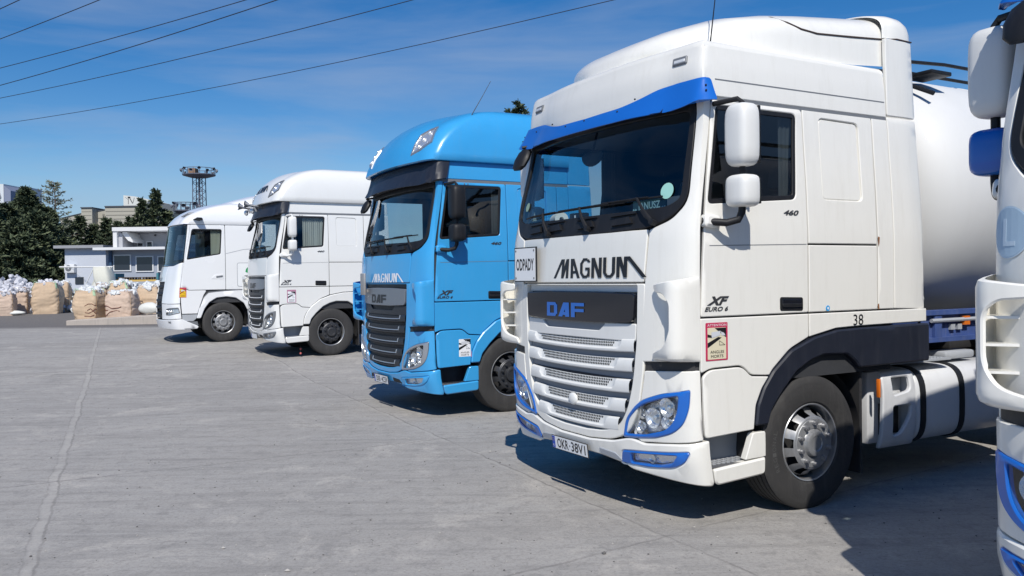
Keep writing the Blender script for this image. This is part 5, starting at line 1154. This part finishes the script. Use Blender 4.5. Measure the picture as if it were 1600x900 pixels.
# blue truck: bracket, antenna, pale trailer reflections
b = MB(); b.box(-.02, .015, .52, .68, 1.56, 1.87, 0, .01); b.box(.015, .09, .56, .64, 1.60, 1.64); build('steel_bracket', b, mat('galvanised_plate', (.42, .40, .38), .45, metal=.5, var=.15), t2)
b = MB(); c = Vector((.80, -1.07, 3.78)); b.box(-.02, .06, -.02, .02, -.06, .03, 0, .01, M=Matrix.Translation(c)); b.tube([c, c + Vector((.10, .0, .10)), c + Vector((.30, 0, .42)), c + Vector((.42, 0, .62))], [.012, .006, .004, .003], 6); b.tube([c, c + Vector((.22, 0, .14)), c + Vector((.36, 0, .17))], .004, 5); build('antenna', b, BLACKP, t2)
b = MB(); text(b, lambda u, v, w: Vector((-.03, .06 - u, v)), '', 0, 0, 1, 1) if False else None
# white truck three: roof lettering, horns, hazard diamond
b = MB()
RP3 = root_roof[t3.name]
def RF(u, v, w): p = RP3(min(.5, abs(u) / .86 * .5), v, w); return Vector((p.x, math.copysign(abs(p.y), -u), p.z))
strokes(b, RF, MAGNUM, -.02, 3.585, 1.05, .13, 866, 190, .010, 0, t=36, flip=1); build('company_lettering', b, INK, t3, smooth=False, recalc=False)
for y in (.55, -.05):
    b = MB(); c = Vector((.05, y, 3.27)); b.revolve([(.20, .085), (.17, .07), (.10, .035), (-.25, .02)], c, (-1, 0, .15), 20); b.revolve([(.19, .075), (.18, .001)], c, (-1, 0, .15), 20, m=1); b.tube([c + Vector((.0, 0, 0)), c + Vector((.06, 0, -.12))], .02, 6); build('air_horn', b, [SILVER, BLACKP], t3)
    b = MB(); b.ball(c + Vector((0, .12, -.10)), .07, 0, 12, 8, (.6, 1, 1)); b.ball(c + Vector((-.02, .12, -.10)), .055, 1, 12, 8, (.6, 1, 1)); build('spot_lamp', b, [WPLAST, CHROME], t3)
b = MB(); q0, z0 = -(qy(1.14)), 1.50
flat(F3, b, [(q0 + .075, z0), (q0, z0 + .115), (q0 - .075, z0), (q0, z0 - .115)], .075, 0, .04); flat(F3, b, [(q0 + .062, z0), (q0, z0 + .095), (q0 - .062, z0), (q0, z0 - .095)], .0765, 1, .04); flat(F3, b, [(q0 + .05, z0), (q0, z0 + .075), (q0 - .05, z0), (q0, z0 - .075)], .078, 0, .04)
flat(F3, b, [(q0 + .04, z0 + .02), (q0 - .04, z0 + .02), (q0 - .04, z0 - .015), (q0 + .04, z0 - .015)], .0795, 1, .04); build('hazard_sticker', b, [INK, LWHITE], t3, smooth=False, recalc=False)
b = MB(); c = Vector((.75, -1.08, 0)); b.tube([c + Vector((0, 0, .22)), c + Vector((0, 0, .02))], .006, 6, 0); b.ball(c + Vector((0, 0, .16)), .022, 1); b.ball(c + Vector((0, 0, .06)), .024, 1); build('hanging_reflector', b, [BLACKP, mat('dull_red_plastic', (.5, .12, .12), .5)], t3)

# ------------------------------------------------------------------ bags and sacks
big_bag('beige bulk bag with green band standing alone at the front left', 40, 89, 490, 31.6, 1.16, .25, BAG, 3, band=True, top='film', tall=.22, slump=.0)
big_bag('shaded beige bulk bag half hidden behind the front left one', 84, 107, 487, 33.0, 1.15, .1, BAG, 5, tall=.12)
big_bag('beige bulk bag with brown wavy marks, leftmost on the ledge', 107, 156, 495, 29.1, .98, -.1, BAG, 7, band=True, marks=W1, tall=.28)
big_bag('pinkish bulk bag with dark wavy lines and pale patches, middle of the ledge', 157, 209, 496, 29.0, .86, -.05, BAG2, 9, marks=W2, tall=.12)
big_bag('beige bulk bag heaped with scrap behind the pinkish bag', 163, 201, 486, 30.6, 1.22, .1, BAG, 11, band=True, tall=.2)
big_bag('slumped beige bulk bag on the ledge beside the parked truck', 206, 248, 488, 30.2, 1.0, .2, BAG, 13, tall=.28)
big_bag('pale bulk bag seen between the marked bag and the pinkish bag', 146, 168, 486, 31.0, 1.18, 0, BAG2, 15, tall=.15)
big_bag('brown bulk bag at the left edge under the heap of clear film', -8, 20, 489, 31.0, .82, .1, BAG2, 17, top='film', tall=.5)
big_bag('sagging brown bulk bag covered by clear film near the left edge', 14, 41, 487, 32.0, .95, .3, BAG2, 19, top='film', tall=.4)
root = thing('plastic_film_heap', 'tall heap of clear and white plastic film at the left edge', 'plastic heap', (at(12, 480, 33.5).x, 33.8, gh(0, 33.8)), 0); b = MB(); scrap(b, 0, 0, .65, 1.1, .7, .80, 380, .12, 33); scrap(b, -.4, 0, 0, 1.3, .8, .9, 200, .14, 34); build('film', b, SCRAPC, root, smooth=False, recalc=False)
root = thing('plastic_scrap_heap', 'low heap of white and blue plastic scrap behind the bags on the ledge', 'plastic heap', (at(215, 480, 33).x, 33.5, .6), 0); b = MB(); scrap(b, 0, 0, .1, 2.4, .8, 1.15, 650, .13, 35); scrap(b, -2.2, 0, .1, 1.6, .6, .95, 300, .13, 37); scrap(b, -.6, 0, .3, 2.2, .7, .9, 60, .11, 36, 1); build('scrap', b, [SCRAP, mat('blue_plastic_scrap', (.12, .22, .42), .5)], root, smooth=False, recalc=False)
def sack(label, px, py, Y, w, d, h, rz, m, seed, base=None):
    c = at(px, py, Y); root = thing('sack', label, 'sack', (c.x, Y, base if base is not None else gh(c.x, Y)), rz); b = MB(); rr = []
    for i in range(13):
        t = i / 12; x = (t - .5) * w; k = max(.12, sin(pi * (.04 + .92 * t)) ** .5); rr.append([Vector((x, cos(a) * d / 2 * k * (1 + .25 * noise.noise(Vector((x * 4, a, seed)))), h / 2 + sin(a) * h / 2 * k * (1 + .3 * noise.noise(Vector((x * 5, a + 3, seed)))))) for a in [2 * pi * j / 20 for j in range(20)]])
    b.loft(rr, 0, True, True, True); build('cloth', b, m, root, sharp=80); return root
sack('flat white sack lying on the ground at the left', 21, 491, 31.2, .85, .3, .17, 0, WBAG, 41)
sack('bulging white sack leaning on the ledge against the slumped bag', 233, 492, 28.95, .80, .42, .40, -.35, WBAG, 43, base=.69)
# tilted white bag hanging from a lifted pole, and its tarp
root = thing('hanging_white_bag', 'big cream white bag hanging tilted in front of the grey wall', 'bulk bag', (at(152, 440, 37).x, 37.5, 0), 0)
b = MB(); rr = []
for i in range(9):
    t = i / 8; z = 1.45 + 1.05 * t; kk = .9 + .14 * sin(pi * t); rr.append([Vector((.12 * (1 - t) * 1.5 + abs(cos(a)) ** .4 * (1 if cos(a) > 0 else -1) * .36 * kk, abs(sin(a)) ** .6 * (1 if sin(a) > 0 else -1) * .4 * kk, z + .35 * (cos(a) * -.25 if t < .3 else 0) + .05 * noise.noise(Vector((a, t * 3, 1))))) for a in [2 * pi * j / 24 for j in range(24)]])
b.loft(rr, 0, True, True, True); build('sack', b, mat('cream_white_bag', (.70, .69, .60), .75, var=.08, bump=.3, bscale=5), root, sharp=70)
b = MB(); b.tube([(-1.9, 0, 2.52), (.45, 0, 2.50)], .03, 8); b.tube([(-1.35, .05, .6), (-.42, .05, 2.45)], .02, 6); b.tube([(.3, 0, .6), (.3, 0, 2.5)], .03, 6); build('pole', b, WPLAST, root)
b = MB(); b.loft([[Vector((-.85 + 1.5 * t, -.3 + .1 * sin(t * 20), .6)) for t in [k / 12 for k in range(13)]], [Vector((-.35 + .7 * t, -.1, 1.95 - .25 * t)) for t in [k / 12 for k in range(13)]]], 0, closed=False); build('tarp', b, WBAG, root)

# ------------------------------------------------------------------ buildings
WALLB = mat('pale_blue_render', (.52, .555, .62), .85, var=.05, vscale=.4); WALLG = mat('grey_blue_render', (.33, .365, .43), .85, var=.06, vscale=.4); WALLW = mat('white_render', (.66, .66, .66), .85, var=.05, vscale=.5); WALLS = mat('light_grey_render', (.42, .43, .46), .85, var=.05)
ROOFG = mat('grey_roof_sheet', (.30, .31, .33), .7, var=.1); WINFR = mat('white_window_frame', (.7, .71, .72), .5); DGL = mat('dark_window_glass', (.02, .025, .035), .06, coat=.6); DBLUE = mat('dark_blue_steel', (.03, .07, .14), .5)
def wx(px, Y): return at(px, 440, Y).x
def wz(px, py, Y): return at(px, py, Y).z
Yb = 65.0; zb = gh(0, 70)
root = thing('low_building', 'single-storey pale blue building with a flat grey roof and a wall fan unit', 'building', (wx(140, Yb), Yb, zb), 0)
ox, oz = root.location.x, zb
x0, x1 = wx(102, Yb) - ox, wx(166, Yb) - ox; zt = wz(130, 388, Yb) - oz
b = MB(); b.box(x0, x1, 0, 14, -.2, zt); build('wall', b, WALLB, root)
b = MB(); b.box(x0 - .6, x1 + .05, -.5, 14.4, zt, zt + .22); build('roof', b, ROOFG, root)
b = MB(); ax, az = wx(113, Yb) - ox, wz(113, 419, Yb) - oz; b.box(ax - .40, ax + .36, -.4, -.05, az - .36, az + .30, 0, .03); b.revolve([(0, .24), (.02, .20), (.0, .04)], (ax - .08, -.4, az - .02), (0, -1, 0), 20, m=1); build('fan_unit', b, [WINFR, GREYP], root)
f = MB(); f.box(wx(118, Yb) - ox, wx(131, Yb) - ox, -.06, -.0, wz(125, 444, Yb) - oz, wz(125, 433, Yb) - oz); build('window', f, DGL, root)
# two-storey office
Yo = 63.0
root = thing('office_building', 'two-storey grey-blue office building with big ground floor windows and a white upper floor', 'building', (wx(210, Yo), Yo, zb), 0); ox = root.location.x; X = lambda px: wx(px, Yo) - ox; Z = lambda py, px=200: wz(px, py, Yo) - zb
b = MB(); b.box(X(166), X(266), 0, 12, -.2, Z(391)); build('wall', b, WALLG, root)
b = MB(); b.box(X(157), X(268), -1.1, 12.3, Z(391), Z(387)); build('canopy', b, WINFR, root)
b = MB(); b.box(X(171), X(183), 1.0, 9, Z(387), Z(355)); b.box(X(183), X(263), 3.0, 9, Z(387), Z(361)); build('upper_wall', b, WALLS, root)
b = MB(); b.box(X(170.5), X(265), .6, 9.5, Z(360), Z(354)); b.box(X(170.8), X(177), .7, .98, Z(387), Z(360)); 
b.prism([(X(180), Z(361)), (X(190), Z(361)), (X(199), Z(375)), (X(199), Z(378)), (X(192), Z(375))], 0, 1.9, lambda u, v, w: Vector((u, 1.0 + w, v))); build('roof', b, WALLW, root)
for (a, c, d, e, yy) in ((178, 206, 398, 424, 0), (213, 241, 400, 425, 0), (247, 262, 400, 425, 0), (188, 199, 373, 384, 3.0), (203, 214, 374, 385, 3.0), (236, 254, 374, 386, 3.0)):
    f = MB(); f.box(X(a), X(c), yy - .08, yy - .01, Z(e, a), Z(d, a)); w = build('window', f, WINFR, root)
    g = MB(); g.box(X(a) + .09, X(c) - .09, yy - .10, yy - .075, Z(e, a) + .09, Z(d, a) - .09); build('pane', g, DGL if a != 236 else mat('blue_grey_glass', (.10, .14, .22), .1, coat=.5), w)
b = MB(); b.tube([(X(175), -.15, 0), (X(175), -.15, Z(391))], .13, 8); b.tube([(X(172.5), -.1, 0), (X(172.5), -.1, Z(391))], .06, 8); build('drain_pipe', b, DBLUE, root)
b = MB(); b.box(X(216.5), X(219), 2.9, 3.0, Z(366), Z(363.5)); build('wall_lamp', b, BLACKP, root)
# yellow rack with pallets in front of the office
Yr = 42.0; rk = thing('pallet_rack', 'low yellow steel rack in front of the office windows', 'rack', (wx(214, Yr), Yr, gh(0, Yr)), 0); ox = rk.location.x
zr = wz(214, 438, Yr) - rk.location.z
b = MB(); b.box(wx(178, Yr) - ox, wx(247, Yr) - ox, 0, .06, zr - .06, zr + .03); b.box(wx(178, Yr) - ox, wx(247, Yr) - ox, .9, .96, zr - .06, zr + .03); build('beam', b, mat('rack_yellow', (.62, .42, .12), .6), rk)
for px in (179, 246): b = MB(); b.box(wx(px, Yr) - ox - .05, wx(px, Yr) - ox + .05, 0, .96, 0, zr + .35); build('upright', b, mat('rack_teal', (.05, .20, .24), .6), rk)
pal = None
for k, px in enumerate((189, 201, 222, 235)):
    lab = ['leftmost wooden pallet on the yellow rack', 'second wooden pallet from the left on the yellow rack', 'third wooden pallet from the left on the yellow rack', 'rightmost wooden pallet on the yellow rack, beside the trucks'][k]
    if pal is None:
        pal = thing('wooden_pallet', lab, 'pallet', (wx(px, Yr), Yr + .05, rk.location.z + zr + .03), 0, 'pallets on the yellow rack'); b = MB()
        for i in range(5): b.box(-.17, .17, .0 + i * .18, .12 + i * .18, .11, .132)
        for x in (-.16, 0, .12):
            for y in (0, .36, .72): b.box(x, x + .05, y, y + .12, .02, .11)
            b.box(x, x + .05, 0, .84, 0, .02)
        build('boards', b, mat('weathered_pallet_wood', (.10, .075, .055), .9, var=.2), pal)
    else: c = copy_tree(pal); c.location.x = wx(px, Yr); c['label'] = lab
# far industrial hall
Yi = 230.0; root = thing('industrial_hall', 'large beige banded factory hall with a white block on its roof, beyond the trees', 'building', (wx(160, Yi), Yi, 0), 0); ox = root.location.x; X = lambda px: wx(px, Yi) - ox; Z = lambda py, px=150: wz(px, py, Yi)
HALL = mat('beige_cladding', (.40, .38, .32), .8, var=.08, vscale=.1); HALLD = mat('beige_cladding_band', (.25, .235, .20), .8); DRF = mat('dark_roof_edge', (.07, .075, .09), .7)
b = MB(); b.prism([(X(84), 0), (X(84), Z(339)), (X(130), Z(329)), (X(130), 0)], 0, 30, lambda u, v, w: Vector((u, 4 + w, v))); b.box(X(129), X(146), 0, 30, 0, Z(325)); b.prism([(X(146), 0), (X(146), Z(329)), (X(198), Z(319)), (X(198), 0)], 0, 30, lambda u, v, w: Vector((u, 3 + w, v))); b.box(X(162), X(216), 1.5, 30, 0, Z(323)); b.box(X(216), X(262), 3, 30, 0, Z(345)); build('wall', b, HALL, root)
b = MB(); b.box(X(128.5), X(146.5), -.3, 30, Z(325), Z(323.5)); b.box(X(162), X(217), 1.2, 30, Z(323), Z(321.3)); b.prism([(X(84), Z(339)), (X(130), Z(329)), (X(130), Z(328)), (X(84), Z(338))], 0, 30, lambda u, v, w: Vector((u, 3.8 + w, v))); b.prism([(X(146), Z(329)), (X(198), Z(319)), (X(198), Z(318)), (X(146), Z(328))], 0, 30, lambda u, v, w: Vector((u, 2.8 + w, v))); build('roof', b, DRF, root)
b = MB()
for py in (330, 336, 342, 348, 354): b.box(X(130), X(145), -.06, .0, Z(py + .8), Z(py)); b.box(X(163), X(215), 1.44, 1.5, Z(py + .3), Z(py - .8))
b.box(X(146.2), X(162), 2.9, 3.0, Z(340), Z(338.8)); b.box(X(154), X(157), 2.8, 2.9, Z(336), Z(333)); build('cladding_band', b, HALLD, root)
b = MB(); b.prism([(X(190), Z(323)), (X(190), Z(304.5)), (X(208), Z(306.5)), (X(230), Z(312)), (X(222), Z(327)), (X(215), Z(332)), (X(215), Z(323))], 0, 20, lambda u, v, w: Vector((u, 2 + w, v))); bl = build('roof_block', b, mat('white_block_paint', (.62, .63, .60), .8, var=.04, vscale=.2), root)
b = MB()
def FH(u, v, w): return Vector((X(u), 2 - w - .05, Z(v)))
for x0, y0, x1, y1, t in ((197.8, 308.5, 197.8, 318.5, .7), (199.5, 308, 204.5, 317.5, 1.3), (205, 316.5, 207.3, 308.5, .6), (193, 307.5, 197, 311, .5)):
    b.add([FH(x0 - t / 2, y0, 0), FH(x0 + t / 2, y0, 0), FH(x1 + t / 2, y1, 0), FH(x1 - t / 2, y1, 0)], [(0, 1, 2, 3)])
b.add([FH(197, 306.8, 0), FH(201, 307, 0), FH(201, 309, 0), FH(197, 309, 0)], [(0, 1, 2, 3)]); build('wall_lettering', b, INK, bl, smooth=False, recalc=False)
# white block building at the left edge
Yw = 180.0; root = thing('white_tower_block', 'white industrial block with a blue-grey side at the left edge, behind the pines', 'building', (wx(5, Yw), Yw, 0), 0); ox = root.location.x; X = lambda px: wx(px, Yw) - ox; Z = lambda py, px=5: wz(px, py, Yw)
b = MB(); b.box(X(-40), X(8.5), 0, 12, 0, Z(287.5)); b.box(X(8.5), X(19.5), 6, 12, 0, Z(287.5)); wl = build('wall', b, mat('white_cladding', (.62, .65, .68), .7, var=.05), root)
b = MB(); b.prism([(X(8.6), 0), (X(8.6), Z(289.5)), (X(19), Z(298)), (X(19), 0)], 0, 6, lambda u, v, w: Vector((u, .1 + w, v))); build('annex', b, mat('blue_grey_cladding', (.20, .23, .32), .7), root)
b = MB()
for q in ([(-3, 309), (0, 294), (1.2, 294), (4.8, 308), (3, 308), (.6, 299)], [(-3, 306), (4.8, 306), (4.8, 310), (-3, 310)]): b.add([Vector((X(u), -.1 - (.02 if len(q) == 4 else 0), Z(v))) for u, v in q], [tuple(range(len(q)))])
build('wall_lettering', b, mat('slate_lettering', (.16, .19, .23), .6), wl, smooth=False, recalc=False)

# ------------------------------------------------------------------ floodlight towers
Yt = 150.0
def floodlight_tower(label, px, pyt, Y, n_l=14, small=False):
    p = at(px, pyt, Y); root = thing('floodlight_tower', label, 'light tower', (p.x, Y, 0), 0); H = p.z; ST = mat('tower_steel', (.10, .11, .15), .6); b = MB(); hw = .95 if not small else .5
    for sx in (-1, 1):
        for sy in (-1, 1): b.tube([(sx * hw * 1.15, sy * hw, 0), (sx * hw * .85, sy * hw * .9, H)], .09, 6)
    n = int(H / 1.3)
    for k in range(n):
        z0, z1 = H * k / n, H * (k + 1) / n; w0 = hw * (1.15 - .3 * k / n); w1 = hw * (1.15 - .3 * (k + 1) / n)
        for sy in (-1, 1): b.tube([(-w0, sy * hw, z0), (w1, sy * hw, z1)], .05, 4); b.tube([(w0, sy * hw, z0), (-w1, sy * hw, z1)], .05, 4); b.tube([(-w1, sy * hw, z1), (w1, sy * hw, z1)], .045, 4)
    b.tube([(0, 0, 0), (0, 0, H)], .16, 8); build('mast', b, ST, root)
    R3 = 2.75 if not small else 1.6; b = MB(); b.revolve([(0, .1), (.1, R3 * .55), (.45, R3), (.62, R3), (.55, R3 * .5), (.55, .1)], (0, 0, H - .5), (0, 0, 1), 28)
    b.tube([(R3 * cos(a), R3 * sin(a), H + 1.15) for a in [2 * pi * k / 24 for k in range(25)]], .06, 5)
    for k in range(16): a = 2 * pi * k / 16; b.tube([(R3 * cos(a), R3 * sin(a), H), (R3 * cos(a), R3 * sin(a), H + 1.15)], .05, 4)
    build('platform', b, ST, root); b = MB(); b.box(-1.6, -.4, -.8, .8, H + .1, H + 1.2); build('control_box', b, mat('rusty_box', (.25, .15, .09), .8), root) if not small else None
    for k in range(n_l):
        a = 2 * pi * (k + .3) / n_l; c = Vector(((R3 + .15) * cos(a), (R3 + .15) * sin(a), H + .75 + .35 * (k % 2))); d = Vector((cos(a), sin(a), -.6))
        b = MB(); b.revolve([(.25, .30), (.22, .25), (0, .16), (-.1, .10), (-.1, .001)], c, d, 10); build('floodlight', b, mat('floodlight_housing', (.13, .14, .17), .5), root)
    return root
floodlight_tower('tall lattice floodlight tower with a round lamp platform behind the farthest truck', 311, 274, Yt)
floodlight_tower('low floodlight platform just showing over the farthest truck roof', 290, 330, 120.0, 8, True)

# ------------------------------------------------------------------ trees
pines = [(44, 78, 9.9, 3.3, 1, 'dark pine with a pointed top, tallest at the left'), (12, 74, 8.0, 3.4, 2, 'dark pine at the left edge of the photo'), (76, 80, 8.2, 3.2, 3, 'dark pine just left of the pale blue building'), (60, 70, 7.0, 3.2, 4, 'broad lower pine in front of the tall pine'),
         (28, 68, 6.2, 3.0, 5, 'shorter dark pine behind the clear film heap'), (94, 84, 5.6, 2.8, 6, 'small pine against the end of the low building'), (-14, 72, 8.6, 3.2, 7, 'pine cut by the left edge of the photo')]
prot = []
for k, (px, Y, H, R, sd, lab) in enumerate(pines):
    prot.append(tree('pine_tree', lab, 'tree', px, Y, H, R, sd, 'pines on the left', n_br=110, tuft=44, leaf=.21, conical=.75, base=.06))
tree('birch_tree', 'pale thin-leaved tree showing between the pines', 'tree', 86, 100, 13.2, 3.2, 21, None, LEAFB, n_br=60, tuft=16, leaf=.16, conical=.4, base=.3)
back = [(108, 118, 9.8, 3.3, 31, 'pine behind the low building, left of the factory hall tower'), (126, 120, 10.6, 3.0, 32, 'pine against the tall beige bay of the factory hall'), (148, 122, 9.4, 3.3, 33, 'low pine under the middle of the factory hall'), (168, 120, 10.2, 3.2, 34, 'pine in front of the banded factory wall'),
        (186, 118, 9.6, 3.2, 35, 'pine above the office roof, centre'), (205, 121, 10.4, 3.1, 36, 'pine below the white roof block'), (224, 117, 12.6, 2.7, 37, 'pine hiding the edge of the white roof block'), (246, 119, 14.0, 3.0, 38, 'tall spiky pine right of the office roof'), (262, 121, 11.4, 3.2, 39, 'pine beside the farthest truck cab'), (236, 123, 10.6, 3.2, 40, 'low pine between the two tall pines')]
for px, Y, H, R, sd, lab in back: tree('pine_tree', lab, 'tree', px, Y, H, R, sd, 'pines behind the office', n_br=60, tuft=26, leaf=.27, conical=.8, base=.15)
for px, Y, H, R, sd, lab in ((801, 62, 13.3, 1.1, 51, 'pine top showing left of the nearest truck, smaller'), (815, 62, 13.85, 1.7, 52, 'pine top showing beside the nearest truck, larger')): tree('pine_tree', lab, 'tree', px, Y, H, R, sd, 'pines behind the blue truck', n_br=60, tuft=18, leaf=.2, conical=.5, base=.3)

# ------------------------------------------------------------------ power lines
for k, (ya, (xb, yb), lab) in enumerate(((14 * 1.0, (30, 0), 'overhead wire crossing the top left corner'), (61, (155, 0), 'second overhead wire from the top left corner'), (106.5, (384, 0), 'thin overhead wire, upper of the close pair'), (133.5, (433, 0), 'darker overhead wire, lower of the close pair'), (153.5, (645, 0), 'overhead wire just below the close pair'), (194, (960, 0), 'lowest overhead wire, crossing above the blue truck'))):
    hz = 12.0 + .3 * (k % 2); A_ = at(0, ya, 1.0) - Vector((0, 0, CAM_H)); B_ = at(xb, yb, 1.0) - Vector((0, 0, CAM_H)); pa = Vector((0, 0, CAM_H)) + A_ * ((hz - CAM_H) / A_.z); pb = Vector((0, 0, CAM_H)) + B_ * ((hz - CAM_H) / B_.z)
    d = pb - pa; pts = []
    for i in range(41):
        t = -1.5 + 4.0 * i / 40; p = pa + d * t; p.z += .9 * (t - .5) ** 2 * (d.length / 35) ** 2 - .22 * (d.length / 35) ** 2; pts.append(p)
    b = MB(); b.tube(pts, .017 if k != 3 else .02, 5); tag(build('power_line', b, mat('cable_dark', (.03, .035, .05), .6)), lab, 'power line', 'overhead power lines')

# loose grit on the concrete
b = MB(); r = random.Random(99)
for _ in range(1500):
    Y = 2.5 + 13 * r.random() ** 1.6; x = r.uniform(-.75, .75) * Y; s_ = r.uniform(.003, .009) * (1 + (r.random() < .05)); c = Vector((x, Y, s_ * .4)); k = 5; a0 = r.random() * 6
    top = [c + Vector((cos(a0 + 2 * pi * i / k) * s_ * r.uniform(.7, 1.3), sin(a0 + 2 * pi * i / k) * s_ * r.uniform(.7, 1.3), 0)) for i in range(k)]
    b.add(top + [c + Vector((0, 0, s_ * .7)), c - Vector((0, 0, s_ * .7))], [(i, (i + 1) % k, k) for i in range(k)] + [((i + 1) % k, i, k + 1) for i in range(k)], r.choice((0, 0, 1)))
build('grit', b, [mat('grit_stone_dark', (.12, .115, .11), .9), mat('grit_stone_pale', (.42, .40, .37), .9)], kind='stuff', smooth=False, recalc=False)

# far-off wood closing the horizon behind the trucks
b = MB(); r = random.Random(5)
for _ in range(15000):
    x = r.uniform(-95, 520); Y = 285 + r.uniform(0, 30) - .25 * max(0, x - 60); hmax = 7.0 + 2.0 * noise.noise(Vector((x * .05, 0, 3))) + 1.2 * noise.noise(Vector((x * .22, 1, 3)))
    if x < -60: hmax *= .8
    z = hmax * r.random() ** .7; c = Vector((x, Y, z)); s_ = r.uniform(.6, 1.4); u = Vector((r.uniform(-1, 1), r.uniform(-1, 1), r.uniform(-.4, .4))).normalized() * s_; w = Vector((r.uniform(-.4, .4), r.uniform(-.4, .4), 1)).normalized() * s_
    b.add([c - u, c - w * .6, c + u, c + w], [(0, 1, 2, 3)], r.choice((0, 0, 1, 1, 2)))
build('distant_wood', b, NEED, kind='stuff', smooth=False, recalc=False)
